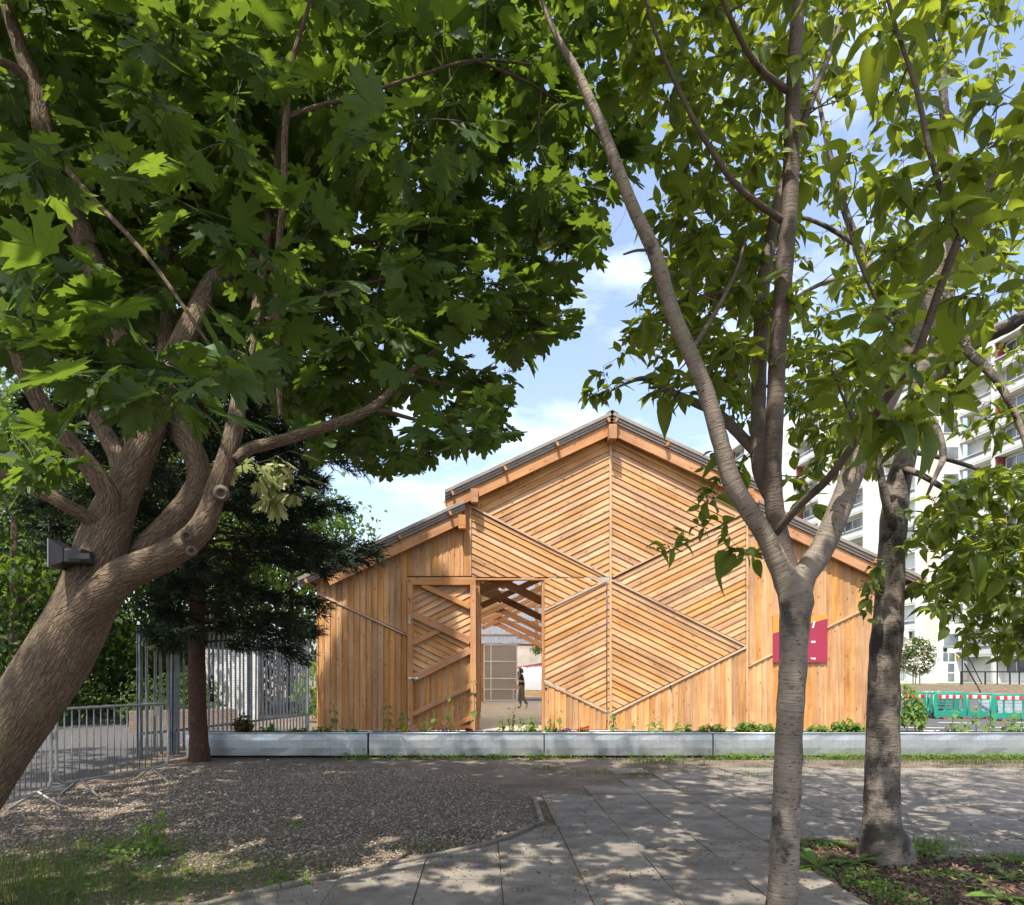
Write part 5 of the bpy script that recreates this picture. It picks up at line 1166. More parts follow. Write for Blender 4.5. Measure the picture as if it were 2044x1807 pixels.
def palisade(name, label, p0, p1, h=2.4, pitch=.152, mat='galv_dark', posts=True):
    p0, p1 = Vector((*p0, 0)), Vector((*p1, 0)); l = (p1 - p0).length; rz = math.atan2(p1.y - p0.y, p1.x - p0.x)
    r = thing(name, label, 'fence', p0, rz); mw = r.matrix_basis.copy()
    me = MB(); w = .034
    prof = [(-w, 0.0), (-w * .55, -.012), (0, .004), (w * .55, -.012), (w, 0.0)]
    lev = [(.05, 1, 0), (h - .32, 1, 0), (h - .1, .9, -.03), (h, .25, -.08)]
    vs = [(x * k, y + o - .03, z) for z, k, o in lev for x, y in prof]
    me.add(vs, [(i * 5 + j, i * 5 + j + 1, i * 5 + j + 6, i * 5 + j + 5) for i in range(3) for j in range(4)])
    pale = me.mesh('pale'); pale.materials.append(M[mat]); n = int(l / pitch)
    for i in range(n):
        o = link('pale', pale, None, r, mw @ Matrix.Translation((pitch * (i + .5), 0, random.uniform(-.01, .01))) @ Matrix.Rotation(random.uniform(-.012, .012), 4, 'Y'))
        m = o.modifiers.new('s', 'SOLIDIFY'); m.thickness = .003
    for z in (.45, h - .42): MB().box(0, l, -.012, .03, z - .022, z + .022).build('rail', M[mat], r, mw)
    if posts:
        k = max(1, round(l / 2.6))
        for i in range(k + 1):
            x = l * i / k; MB().box(x - .035, x + .035, .03, .036, 0, h - .1).box(x - .003, x + .003, .036, .10, 0, h - .1).box(x - .035, x + .035, .10, .106, 0, h - .1).build('post', M[mat], r, mw)
palisade('palisade_fence', 'grey steel palisade fence running back from the leftmost planter to the barn corner', (-5.75, 12.95), (-4.50, 18.0), 2.45)
palisade('palisade_fence', 'short bunch of steel pales left of the conifer trunk', (-6.05, 12.35), (-5.72, 13.1), 2.45)
palisade('palisade_fence', 'bright steel palisade fence further back beside the barn wall', (-9.0, 25.5), (-4.9, 26.4), 2.4, mat='galv')
o = MB().box(0, 2.2, 0, 0.22, 0, 2.3).build('painted_wall', M['whitebrick'], None, Matrix.Translation((-9.4, 22.2, 0)))
tag(o, 'white painted brick wall seen through the palisade fence', 'wall')
o = MB().box(0, 2.6, 0, .2, 0, .55).build('low_wall', M['brick'], None, Matrix.Translation((-8.9, 17.5, 0)) @ Matrix.Rotation(.5, 4, 'Z'))
tag(o, 'low brown retaining wall at the end of the tarmac path', 'wall')
cb = MB(); cpt = []
c = F(848, 2740, 13.3)
for k in range(46):
    w = k * .42; cpt.append((c.x + .035 * math.sin(w * 1.0) + .015 * math.sin(w * .37), c.y - .02 + .01 * math.cos(w), c.z + .16 * math.cos(w) + .03 * math.sin(w * .23)))
o = cb.tube(cpt, .007, 6).tube([(c.x, c.y - .02, c.z + .15), (c.x - .03, c.y - .02, c.z + .35), (c.x + .06, c.y - .02, c.z + .55), (c.x, c.y - .02, c.z + .68)], .006, 6).box(c.x - .02, c.x + .04, c.y - .04, c.y + .0, c.z - .32, c.z - .17).build('cable_coil', M['black'], smooth=True)
tag(o, 'coil of black cable hanging on the palisade fence', 'cable')

# ================================================================== behind the barn
o = MB().box(-6, 12, 53, 53.3, 0, 6.5).build('rendered_wall', M['render']); tag(o, 'tall beige rendered wall seen through the barn doorway', 'wall')
s = thing('garden_shed', 'shed with dark red roof edge behind the fleece tunnel', 'shed', (3.4, 47.5, 0))
MB().box(2.0, 6.0, 46.8, 49.0, 0, 1.55).build('wall', M['rawtimber'], s)
MB().add([(1.7, 46.5, 1.62), (6.4, 46.5, 2.35), (6.4, 49.3, 2.35), (1.7, 49.3, 1.62), (1.7, 46.5, 1.80), (6.4, 46.5, 2.53), (6.4, 49.3, 2.53), (1.7, 49.3, 1.80)], [(0, 3, 2, 1), (4, 5, 6, 7), (0, 1, 5, 4), (1, 2, 6, 5), (2, 3, 7, 6), (3, 0, 4, 7)]).build('roof', M['red'], s)
for x in (2.1, 3.0, 3.9): MB().box(x, x + .12, 46.74, 46.79, 0, 1.5).build('post', M['beam'], s)
r = thing('raised_bed', 'timber raised bed with pansies under the fleece tunnel', 'raised bed', (4.0, 42.5, 0))
for k, z in enumerate((0.0, .19)): beam('sleeper', (2.35, 42.2, z + .1), (6.4, 42.2, z + .1), .1, .18, M['rawtimber'], r)
MB().box(2.35, 6.4, 42.26, 43.6, .02, .34).build('soil', M['soil'], r)
for xx in (2.3, 4.2): MB().box(xx, xx + .1, 42.14, 42.24, 0, 1.2).build('post', M['rawtimber'], r)
tn = thing('fleece_tunnel', 'white fleece tunnel covering the raised bed beyond the barn', 'tunnel', (4.0, 43, .4))
v = []; nA, nL = 14, 24
for i in range(nL + 1):
    for j in range(nA + 1):
        w = math.pi * j / nA; q = .02 * math.sin(i * 1.9 + j)
        v.append((2.35 + 4.2 * i / nL, 42.95 - (.68 + q) * math.cos(w), .42 + (1.42 + q - .05 * math.sin(i * .78) ** 2) * math.sin(w) ** .8))
me = bpy.data.meshes.new('cover'); me.from_pydata(v, [], [(i * (nA + 1) + j, (i + 1) * (nA + 1) + j, (i + 1) * (nA + 1) + j + 1, i * (nA + 1) + j + 1) for i in range(nL) for j in range(nA)]); me.update(); me.polygons.foreach_set('use_smooth', [True] * len(me.polygons))
link('cover', me, M['fabric'], tn)
for x in (2.36, 3.4, 4.45, 5.5): MB().tube([(x, 42.95 - .69 * math.cos(math.pi * j / 12), .41 + 1.43 * math.sin(math.pi * j / 12) ** .8) for j in range(13)], .012, 6).build('hoop', M['whiteframe'], tn)

# ================================================================== right side: verge wall, tower, fence, barriers
o = MB().box(0, 60, 0, .3, 0, .70).build('brick_wall', M['brick'], None, Matrix.Translation((13, 45.0, 0))); tag(o, 'low brick wall holding up the verge behind the green barriers', 'wall')
tb = thing('tower_block', 'tall white tower block with red balcony panels behind the trees at right', 'building', (46, 72, .4))
dv = Vector((-.075, 1, 0)).normalized(); nv = Vector((-1, -.075, 0)).normalized()
TZ = .42; ST = 2.68; NS = 12
def tw_mw(o, along, out, z):
    x = -dv; m = Matrix((x, -nv, Vector((0, 0, 1)))).transposed().to_4x4(); m.translation = o + dv * along + nv * out + Vector((0, 0, z)); return m
def wing(o, length, flip, bay, red_fn, inset):
    # local x runs towards the viewer along the face, local y into the building
    nb = int(length / bay)
    MB().box(-length, 0, .9, .9 + (inset or 8), 0, ST * NS + 1.0).build('wall', M['white'], tb, tw_mw(o, 0, 0, TZ))
    sl = MB().box(-length, 0, -.1, .88, -.09, .09).mesh('slab'); sl.materials.append(M['white'])
    pr = MB().box(-length, 0, -.12, -.0, .10, .62).mesh('parapet'); pr.materials.append(M['white'])
    tr_ = MB().box(-length, 0, -.08, -.05, .64, .92).mesh('glass_band'); tr_.materials.append(M['glass'])
    rl = MB().box(-length, 0, -.12, -.02, .94, 1.02).mesh('rail'); rl.materials.append(M['white'])
    fin = MB().box(-.12, .12, -.22, .9, 0, ST * NS + .4).mesh('fin'); fin.materials.append(M['white'])
    ww = bay - .9
    fr = MB().box(-ww / 2, ww / 2, .80, .86, 0, .07).box(-ww / 2, ww / 2, .80, .86, 1.38, 1.45)
    for k in range(4): x = -ww / 2 + ww * k / 3; fr.box(x - .035, x + .035, .795, .858, 0.07, 1.38)
    frm = fr.mesh('window'); frm.materials.append(M['whiteframe'])
    pn = MB().box(-ww / 6 + .03, ww / 6 - .03, .835, .85, .08, 1.37).mesh('pane'); pn.materials.append(M['glass'])
    rp_ = MB().box(-.05, .05, .0, .78, .1, ST - .1).mesh('red_panel'); rp_.materials.append(M['red'])
    rb = MB().box(-bay / 2 + .12, -bay / 2 + .5, .86, .89, .1, ST - .1).mesh('red_panel'); rb.materials.append(M['red'])
    for s in range(NS + 1):
        link('slab', sl, None, tb, tw_mw(o, 0, 0, TZ + ST * s))
        if s and s < NS: link('parapet', pr, None, tb, tw_mw(o, 0, 0, TZ + ST * s)); link('rail', rl, None, tb, tw_mw(o, 0, 0, TZ + ST * s)); link('glass_band', tr_, None, tb, tw_mw(o, 0, 0, TZ + ST * s))
        if s == NS: continue
        for b in range(nb):
            a = (b + .5) * bay; w = link('window', frm, None, tb, tw_mw(o, a, 0, TZ + ST * s + .95))
            for k in (-1, 0, 1): link('pane', pn, None, w, tw_mw(o, a + k * ww / 3, 0, TZ + ST * s + .95))
            if red_fn(s, b): link('red_panel', rp_, None, tb, tw_mw(o, a + bay / 2 - .18, 0, TZ + ST * s)); link('red_panel', rb, None, tb, tw_mw(o, a, 0, TZ + ST * s))
    for b in range(nb + 1): link('fin', fin, None, tb, tw_mw(o, b * bay, 0, TZ))
for k_ in range(5): wing(Vector((43.9 - 2.2 * k_, 70.4 + 5.65 * k_, 0)), 5.6, 1, 5.5, lambda s, b: s % 2 == 1, 2.3)
OB = Vector((48.9, 57.0, 0)); wing(OB, 13.2, 1, 4.4, lambda s, b: (s + b) % 2 == 0 and s > 2, 0)
# stair core facing the viewer
MB().box(44.2, 48.2, 70, 80, TZ, TZ + ST * NS + 3.5).build('core_wall', M['white'], tb)
MB().box(44.25, 45.6, 69.93, 69.998, TZ + 3.4, TZ + ST * NS).build('beige_strip', M['beige'], tb)
for s in range(1, NS):
    w = MB().box(46.15, 47.75, 69.9, 69.97, TZ + ST * s + 1.0, TZ + ST * s + 2.3).build('window', M['whiteframe'], tb)
    MB().box(46.22, 47.68, 69.885, 69.898, TZ + ST * s + 1.06, TZ + ST * s + 2.24).build('pane', M['glass'], w)
dr = MB().box(46.05, 47.35, 69.86, 69.95, TZ, TZ + 3.1).build('entrance_door', M['whiteframe'], tb)
MB().box(46.12, 46.62, 69.84, 69.858, TZ + 2.15, TZ + 3.0).build('pane', M['glass'], dr); MB().box(46.7, 47.28, 69.84, 69.858, TZ + 2.15, TZ + 3.0).build('pane', M['glass'], dr)
MB().box(46.58, 47.24, 69.84, 69.858, TZ + 1.1, TZ + 1.95).build('pane', M['glass'], dr); MB().box(46.58, 47.24, 69.84, 69.858, TZ + .15, TZ + .95).build('pane', M['glass'], dr)
MB().box(47.4, 47.65, 69.96, 69.995, TZ + 2.3, TZ + 2.7).build('notice', M['yellow'], tb)
MB().box(46.2, 46.5, 69.8, 69.99, TZ + 3.15, TZ + 3.5).build('lamp', M['black'], tb)
MB().add([(47.4, 69.2, TZ + 3.0), (48.3, 68.4, TZ + 2.2), (48.3, 68.4, TZ + 2.3), (47.4, 69.2, TZ + 3.1), (47.4, 69.9, TZ + 3.0), (48.3, 69.9, TZ + 2.2), (48.3, 69.9, TZ + 2.3), (47.4, 69.9, TZ + 3.1)], [(0, 1, 2, 3), (7, 6, 5, 4), (3, 2, 6, 7), (0, 4, 5, 1), (0, 3, 7, 4), (1, 5, 6, 2)]).build('door_hood', M['galv_dark'], tb)
# low lobby in front of the far wing, with a round window
lb = thing('lobby_block', 'low white lobby with an oval porthole window beside the small flowering tree', 'building', (42, 69, .4))
MB().box(38.5, 44.0, 67.5, 70, TZ, TZ + 2.9).box(38.3, 44.1, 67.3, 70.1, TZ + 2.91, TZ + 3.15).build('wall', M['white'], lb)
p = F(3608, 2697, 67.45)
MB().lathe([(.36, 0), (.36, .05), (.27, .05), (.27, .02)], 24).build('porthole_frame', M['galv_dark'], lb, Matrix.Translation((p.x, 67.48, p.z)) @ Matrix.Rotation(V90, 4, 'X') @ Matrix.Scale(1.5, 4, (0, 1, 0)))
MB().lathe([(.27, 0), (.27, .01)], 24).build('porthole_glass', M['glass'], lb, Matrix.Translation((p.x, 67.46, p.z)) @ Matrix.Rotation(V90, 4, 'X') @ Matrix.Scale(1.5, 4, (0, 1, 0)))
rg = thing('railing', 'white metal railing before the lobby porthole', 'railing', (40, 66, .42))
for k in range(16): MB().box(38.6 + k * .16, 38.625 + k * .16, 66.0, 66.02, .43, 1.5).build('bar', M['whiteframe'], rg)
MB().box(38.5, 41.2, 65.98, 66.04, 1.5, 1.56).build('top_rail', M['galv_dark'], rg)
# laundry on the lowest balcony
ln = thing('laundry', 'dark and white washing hung on the lowest balcony of the tower', 'laundry', tuple(F(3625, 2540, 72.5)))
for k, mt in enumerate(('tee', 'tee', 'whitep', 'whitep', 'tee')):
    p = F(3598 + k * 11, 2527, 72.6 - k * .3); MB().box(-.13, .13, -.02, .02, -.75 + .1 * (k % 3), 0).build('garment', M[mt], ln, Matrix.Translation(p))
MB().tube([F(3590, 2525, 72.8), F(3660, 2526, 71)], .015, 6).build('line', M['whiteframe'], ln)
# satellite dish
for k, (fx, fy, lab) in enumerate(((3494, 2172, 'lower grey satellite dish on a tower balcony'), (3480, 2010, 'upper grey satellite dish on a tower balcony'))):
    p = F(fx, fy, 77); MB().lathe([(0.05, .12), (.3, .04), (.45, -.04), (.44, -.05), (.28, .02), (.02, .1)], 18).build('satellite_dish', M['galv_dark'], None, Matrix.Translation(p) @ Matrix.Rotation(1.9, 4, 'X') @ Matrix.Rotation(.4, 4, 'Y'))
    tag(bpy.context.scene.objects[-1] if False else COL.objects[-1], lab, 'satellite dish', 'dishes on the tower')

# chain link fence
cf = thing('chainlink_fence', 'black chain link fence with braced posts on the brick wall at right', 'fence', (32, 45.5, .7))
YC = 45.4; xa, xb = F(3850, 0, YC).x, F(4096, 0, YC).x + 3.5; z0c, z1c = .72, 3.6
w = MB(); stp = .11
def wire(x0, z0, x1, z1):
    d = .0045; w.add([(x0 - d, YC, z0), (x0 + d, YC, z0), (x0, YC + d, z0), (x1 - d, YC, z1), (x1 + d, YC, z1), (x1, YC + d, z1)], [(0, 1, 4, 3), (1, 2, 5, 4), (2, 0, 3, 5)])
hh = z1c - z0c; k = -hh
while k < xb - xa:
    x0 = xa + k; t0 = max(0, -k); t1 = min(hh, xb - xa - k)
    if t1 > t0: wire(x0 + t0, z0c + t0, x0 + t1, z0c + t1); wire(x0 + t0, z1c - t0, x0 + t1, z1c - t1)
    k += stp
w.build('wire_mesh', M['blackpaint'], cf, kind='stuff')
for fx in (3850, 3990, 4078, 4180): x = F(fx, 0, YC).x; MB().tube([(x, YC + .02, .3), (x, YC + .02, 3.7)], .04, 8).build('post', M['blackpaint'], cf)
for fa, fb in ((3856, 3925),): MB().tube([(F(fa, 0, YC).x, YC, 3.1), (F(fb, 0, YC).x, YC - .05, .75)], .035, 8).build('brace', M['blackpaint'], cf)
MB().tube([(F(3845, 0, YC).x, YC - .3, 2.1), (F(3905, 0, YC).x, YC - .4, .2)], .05, 8).build('rusty_prop', M['bark_red'], cf)
MB().box(F(3835, 0, YC).x, xb, YC - .16, YC - .12, 1.5, 1.58).build('low_rail', M['blackpaint'], cf)
for fx in (3838, 3935, 4033): x = F(fx, 0, YC).x; MB().box(x - .04, x + .04, YC - .17, YC - .11, .7, 1.5).build('low_post', M['blackpaint'], cf)

# little flowering tree with stakes
ft = bg_tree('flowering_tree', 'small cream-flowered tree with two stakes before the white building', 'tree', F(3662, 0, 46.2).x, 46.2, 3.85, .98, 1.15, 2600, M['tree_leaf'], .13, .03, 21)
g = np.random.default_rng(5); n = 1100; q = g.normal(0, 1, (n, 3)); q /= np.linalg.norm(q, axis=1)[:, None]
q = q * np.array([.95, .95, 1.25]) * g.uniform(.75, 1.05, n)[:, None] + np.array([F(3662, 0, 46.2).x, 46.2, 2.5])
link('blossom', inst_mesh('blossom', SV, SF, q, rot_from(g.uniform(0, 6.3, n), g.normal(0, .3, n), g.normal(0, .4, n)), np.full(n, .2), SUV), M['cream'], ft, None, 'stuff')
for dx in (-.22, .22): MB().tube([(F(3662, 0, 46.2).x + dx, 46.1, .4), (F(3662, 0, 46.2).x + dx, 46.1, 1.5)], .04, 8).build('stake', M['rawtimber'], ft)

# green plastic road barriers
def barrier_mesh():
    c = bpy.data.curves.new('b', 'CURVE'); c.dimensions = '2D'; c.fill_mode = 'BOTH'; c.extrude = .02; c.bevel_depth = .006
    def poly(pts):
        s = c.splines.new('POLY'); s.points.add(len(pts) - 1); s.use_cyclic_u = True
        for i, (x, y) in enumerate(pts): s.points[i].co = (x, y, 0, 1)
    poly([(-.66, .12), (-.6, .02), (-.45, .02), (-.42, .08), (.42, .08), (.45, .02), (.6, .02), (.66, .12), (.68, .62), (.66, .86), (.60, .96), (-.60, .96), (-.66, .86), (-.68, .62)])
    for x0 in (-.53, -.165, .20):
        x1 = x0 + .33; y0, y1 = .28, .74; r = .1; pts = []
        for cx, cy_, s in ((x1 - r * .5, y1 - r * .5, 0), (x0 + r * .5, y1 - r * .5, 90), (x0 + r, y0 + r, 180), (x1 - r, y0 + r, 270)):
            rr = r * .5 if s in (0, 90) else r
            for k in range(5): w = math.radians(s + 90 * k / 4); pts.append((cx + rr * math.cos(w), cy_ + rr * math.sin(w)))
        poly(pts)
    o = bpy.data.objects.new('b', c); COL.objects.link(o); dg = bpy.context.evaluated_depsgraph_get(); me = bpy.data.meshes.new_from_object(o.evaluated_get(dg)); bpy.data.objects.remove(o, do_unlink=True)
    me.transform(Matrix.Rotation(V90, 4, 'X')); me.materials.clear(); me.materials.append(M['green_plastic']); return me
BP = thing('road_barrier', '', 'road barrier', (0, 0, 0), 0, 'green plastic road barriers')
link('panel', barrier_mesh(), None, BP)
MB().tube([(-.72, 0, .80), (.72, 0, .80)], .02, 8).tube([(-.62, 0, .955), (.62, 0, .955)], .028, 8).tube([(-.68, 0, .12), (-.69, 0, .9)], .03, 8).tube([(.68, 0, .12), (.69, 0, .9)], .03, 8).build('frame_tube', M['green_plastic'], BP, smooth=True)
for k in range(7): MB().box(-.5 + k * .143, -.357 + k * .143, -.036, -.028, .775, .90).build('stripe', M['redsheet'] if k % 2 == 0 else M['whiteprint'], BP)
for x in (-.4, .4): MB().box(x - .06, x + .06, -.22, .22, 0, .05).build('foot', M['black'], BP, bevel=.01); MB().box(x - .045, x + .045, -.235, -.221, .0, .06).build('foot_reflector', M['redsheet'], BP)
spots = [(3640, 23.6, -.25, 'green road barrier with striped board, half hidden by the leafy plant, leftmost'), (3714, 23.4, .9, 'green road barrier turned edge-on, second from the left'), (3800, 22.9, .1, 'green road barrier with striped board, in the middle behind the planter'),
         (3900, 22.9, -.75, 'green road barrier angled away, right of the middle one'), (4035, 22.0, .03, 'green road barrier with striped board, rightmost, in front of the rubber mats')]
for i, (fx, Y, rz, lab) in enumerate(spots):
    o = BP if i == 0 else copy_tree(BP)
    o['label'] = lab; o.matrix_basis = Matrix.Translation((F(fx, 0, Y).x, Y, .006)) @ Matrix.Rotation(rz, 4, 'Z') @ Matrix.Scale(.86, 4)
ordn = ('lowest', 'second lowest', 'third from the bottom', 'fourth from the bottom', 'fifth from the bottom', 'sixth from the bottom', 'topmost')
for k in range(7):
    o = copy_tree(BP)
    for ch_ in list(o.children):
        if ch_.name.startswith('foot'): bpy.data.objects.remove(ch_, do_unlink=True)
    o['label'] = 'green barrier lying flat, %s of the stack behind the upright barriers' % ordn[k]; o['group'] = 'green barriers stacked flat'
    o.matrix_basis = Matrix.Translation((F(3790, 0, 24.6).x + random.uniform(-.1, .1), 24.4, .06 + .125 * k)) @ Matrix.Rotation(.3 + random.uniform(-.1, .1), 4, 'Z') @ Matrix.Rotation(-V90, 4, 'X') @ Matrix.Scale(.95, 4)
m = MB()
for k in range(9):
    for j in range(5): m.box(k * .16 + .01, k * .16 + .13, -.012, 0, j * .14 + .01, j * .14 + .11)
o = m.box(0, 1.5, 0, .03, 0, .72).build('rubber_mat', M['galv_dark'], None, Matrix.Translation((F(3950, 0, 22.6).x, 22.7, .006)) @ Matrix.Rotation(-.5, 4, 'X'))
tag(o, 'grey studded rubber mat leaning behind the rightmost green barrier', 'mat')

# ================================================================== person walking in the barn
def person():
    PX, PYY = F(2086, 0, 29.1).x, 29.1
    r = thing('person', 'person in dark t-shirt and grey cropped trousers walking through the barn, hand on arm', 'person', (PX, PYY, 0))
    J = {'pel': (0.02, 0, .93, .13), 'wst': (.02, 0, 1.08, .115), 'cst': (.01, 0, 1.26, .135), 'nck': (-.01, 0, 1.43, .05), 'hdb': (-.035, 0, 1.49, .055), 'hd1': (-.05, 0, 1.56, .082), 'hd2': (-.045, 0, 1.64, .072), 'nose': (-.135, 0, 1.555, .012),
         'lh': (-.01, .085, .90, .09), 'lk': (-.075, .09, .50, .062), 'la': (-.02, .09, .10, .04), 'lf': (-.17, .09, .045, .035),
         'rh': (.03, -.085, .90, .09), 'rk': (.05, -.09, .50, .06), 'ra': (.24, -.09, .17, .038), 'rf': (.17, -.09, .05, .034),
         'ls': (.0, .16, 1.37, .06), 'le': (-.07, .22, 1.10, .042), 'lw': (-.17, .19, .87, .03), 'lp': (-.20, .185, .80, .028),
         'rs': (.0, -.16, 1.37, .06), 're': (.06, -.22, 1.12, .042), 'rw': (-.12, -.08, 1.17, .03), 'rp': (-.16, .02, 1.22, .028)}
    E = [('pel', 'wst'), ('wst', 'cst'), ('cst', 'nck'), ('nck', 'hdb'), ('hdb', 'hd1'), ('hd1', 'hd2'), ('hd1', 'nose'), ('pel', 'lh'), ('lh', 'lk'), ('lk', 'la'), ('la', 'lf'), ('pel', 'rh'), ('rh', 'rk'), ('rk', 'ra'), ('ra', 'rf'),
         ('cst', 'ls'), ('ls', 'le'), ('le', 'lw'), ('lw', 'lp'), ('cst', 'rs'), ('rs', 're'), ('re', 'rw'), ('rw', 'rp')]
    for s, base in (('l', 'lp'), ('r', 'rp')):
        b = Vector(J[base][:3]); w = Vector(J[s + 'w'][:3]); d = (b - w).normalized(); side = Vector((0, 1, 0)) if s == 'l' else Vector((.3, .1, .95))
        side = (side - d * side.dot(d)).normalized()
        for i, (o_, l_) in enumerate(((-.030, .065), (-.010, .078), (.010, .074), (.028, .058))):
            a = b + side * o_ + d * .03; J['%sg%da' % (s, i)] = (*a, .0095); e = a + d * l_ * .55; J['%sg%db' % (s, i)] = (*e, .0085); f = e + d * l_ * .4 + Vector((.01, 0, -.012)); J['%sg%dc' % (s, i)] = (*f, .0075)
            E += [(base, '%sg%da' % (s, i)), ('%sg%da' % (s, i), '%sg%db' % (s, i)), ('%sg%db' % (s, i), '%sg%dc' % (s, i))]
        a = w.lerp(b, .6) - side * .035; J[s + 'ta'] = (*a, .011); e = a + d * .05 - side * .015; J[s + 'tb'] = (*e, .009); E += [(base, s + 'ta'), (s + 'ta', s + 'tb')]
    ks = list(J); me = bpy.data.meshes.new('b'); me.from_pydata([J[k][:3] for k in ks], [(ks.index(a), ks.index(b)) for a, b in E], []); me.update()
    o = bpy.data.objects.new('b', me); COL.objects.link(o); sk = o.modifiers.new('s', 'SKIN'); sk.use_smooth_shade = True
    for i, k in enumerate(ks):
        d = me.skin_vertices[0].data[i] if me.skin_vertices else None
        if d: q = J[k][3]; d.radius = (q, q * (1.15 if k in ('cst', 'wst', 'pel') else 1)); d.use_root = (k == 'pel')
    sb = o.modifiers.new('u', 'SUBSURF'); sb.levels = 2; sb.render_levels = 2
    dg = bpy.context.evaluated_depsgraph_get(); dg.update(); ev = bpy.data.meshes.new_from_object(o.evaluated_get(dg)); bpy.data.objects.remove(o, do_unlink=True)
    mw = r.matrix_basis.copy(); body = link('body', ev, M['skin'], r, mw)
    V = np.array([v.co for v in ev.vertices]); N_ = np.array([v.normal for v in ev.vertices])
    def shell(name, test, off, mat):
        fs = [tuple(p.vertices) for p in ev.polygons if test(p.center)]
        ids = sorted({i for f in fs for i in f}); mp2 = {i: k for k, i in enumerate(ids)}
        m2 = bpy.data.meshes.new(name); m2.from_pydata([tuple(V[i] + N_[i] * off) for i in ids], [], [tuple(mp2[i] for i in f) for f in fs]); m2.update(); m2.polygons.foreach_set('use_smooth', [True] * len(m2.polygons))
        o2 = link(name, m2, mat, r, mw); s2 = o2.modifiers.new('s', 'SOLIDIFY'); s2.thickness = .006; return o2
    def near(c, a, b, d):
        a, b = Vector(J[a][:3]), Vector(J[b][:3]); t = max(0, min(1, (c - a).dot(b - a) / (b - a).length_squared)); return (c - a.lerp(b, t)).length < d
    shell('t_shirt', lambda c: .95 < c.z < 1.435 and not (c.y > .155 and c.z < 1.2) and not (c.y < -.165 and c.z < 1.2) and not near(c, 're', 'rw', .05) and not near(c, 'rw', 'rp', .055) and c.x > -.17, .014, M['tee'])
    shell('trousers', lambda c: .22 < c.z < .98 and abs(c.y) < .165 and not (c.x < -.11 and c.z > .75), .016, M['trouser'])
    shell('shoe', lambda c: c.y > 0 and c.z < .095, .012, M['shoe'])
    shell('shoe', lambda c: c.y < 0 and (c.z < .095 or (c.x > .12 and c.z < .16)), .012, M['shoe'])
    hv = MB().lathe([(.02, .105), (.07, .09), (.10, .045), (.112, -.01), (.115, -.07), (.10, -.12), (.085, -.135)], 16)
    hm = hv.mesh('hair', True)
    for v in hm.vertices:
        if v.co.x < -.045 and v.co.z < .05: v.co.x = -.045 + (v.co.x + .045) * .25
    link('hair', hm, M['hair'], r, mw @ Matrix.Translation((-.035, 0, 1.61)) @ Matrix.Rotation(-.25, 4, 'Y'))
    for s in (-1, 1): MB().lathe([(.002, .012), (.009, .008), (.012, 0), (.009, -.008), (.002, -.012)], 8).build('eye', M['black'], r, mw @ Matrix.Translation((-.122, s * .032, 1.575)), smooth=True)
    MB().tube([(-.118, -.025, 1.51), (-.124, 0, 1.508), (-.118, .025, 1.51)], .006, 6).build('mouth', M['crimson'], r, mw, smooth=True)
person()

# ================================================================== planting in the troughs
g = np.random.default_rng(77)
def seedling(fx, label, h=.55, n=6, size=.14, name='seedling', mat='herb_leaf', tpl=(HV, HF, HUV), dy=0.0, lean=.06, flower=None, group='seedlings in the trough planters'):
    x = F(fx, 0, PY0 + .2).x; y = PY0 + .2 + dy; z = PZ - .05; r = thing(name, label, 'plant', (x, y, z), 0, group)
    lx, ly = g.normal(0, lean), g.normal(0, lean * .5); pts = [Vector((x + lx * t * t, y + ly * t, z + h * t)) for t in np.linspace(0, 1, 6)]
    MB().tube(pts, np.linspace(.008, .004, 6), 6).build('stem', M['stem'], r, smooth=True)
    ps, yw, pt, sc = [], [], [], []
    for k in range(n):
        t = .25 + .75 * (k // 2 * 2 + .5) / n; t = min(t, 1); q = pts[0].lerp(pts[-1], t); a = (k % 2) * math.pi + (k // 2) * 1.4 + g.normal(0, .2)
        ps.append(tuple(q)); yw.append(a); pt.append(g.uniform(.1, .8)); sc.append(size * (1.15 - .5 * t) * g.uniform(.8, 1.2))
    for k in range(3): ps.append(tuple(pts[-1])); yw.append(g.uniform(0, 6.3)); pt.append(g.uniform(-.7, .1)); sc.append(size * .5)
    ps = np.array(ps); R = rot_from(np.array(yw), np.array(pt), g.normal(0, .2, len(ps))); sc = np.array(sc); ps = ps + R[:, :, 1] * .02
    link('leaves', inst_mesh('leaves', tpl[0], tpl[1], ps, R, sc, tpl[2]), M[mat], r)
    if flower: MB().lathe([(.004, -.02), (.02, -.005), (.034, .012), (.02, .016), (.003, .012)], 10, tuple(pts[-1])).build('flower', M[flower], r)
    return r
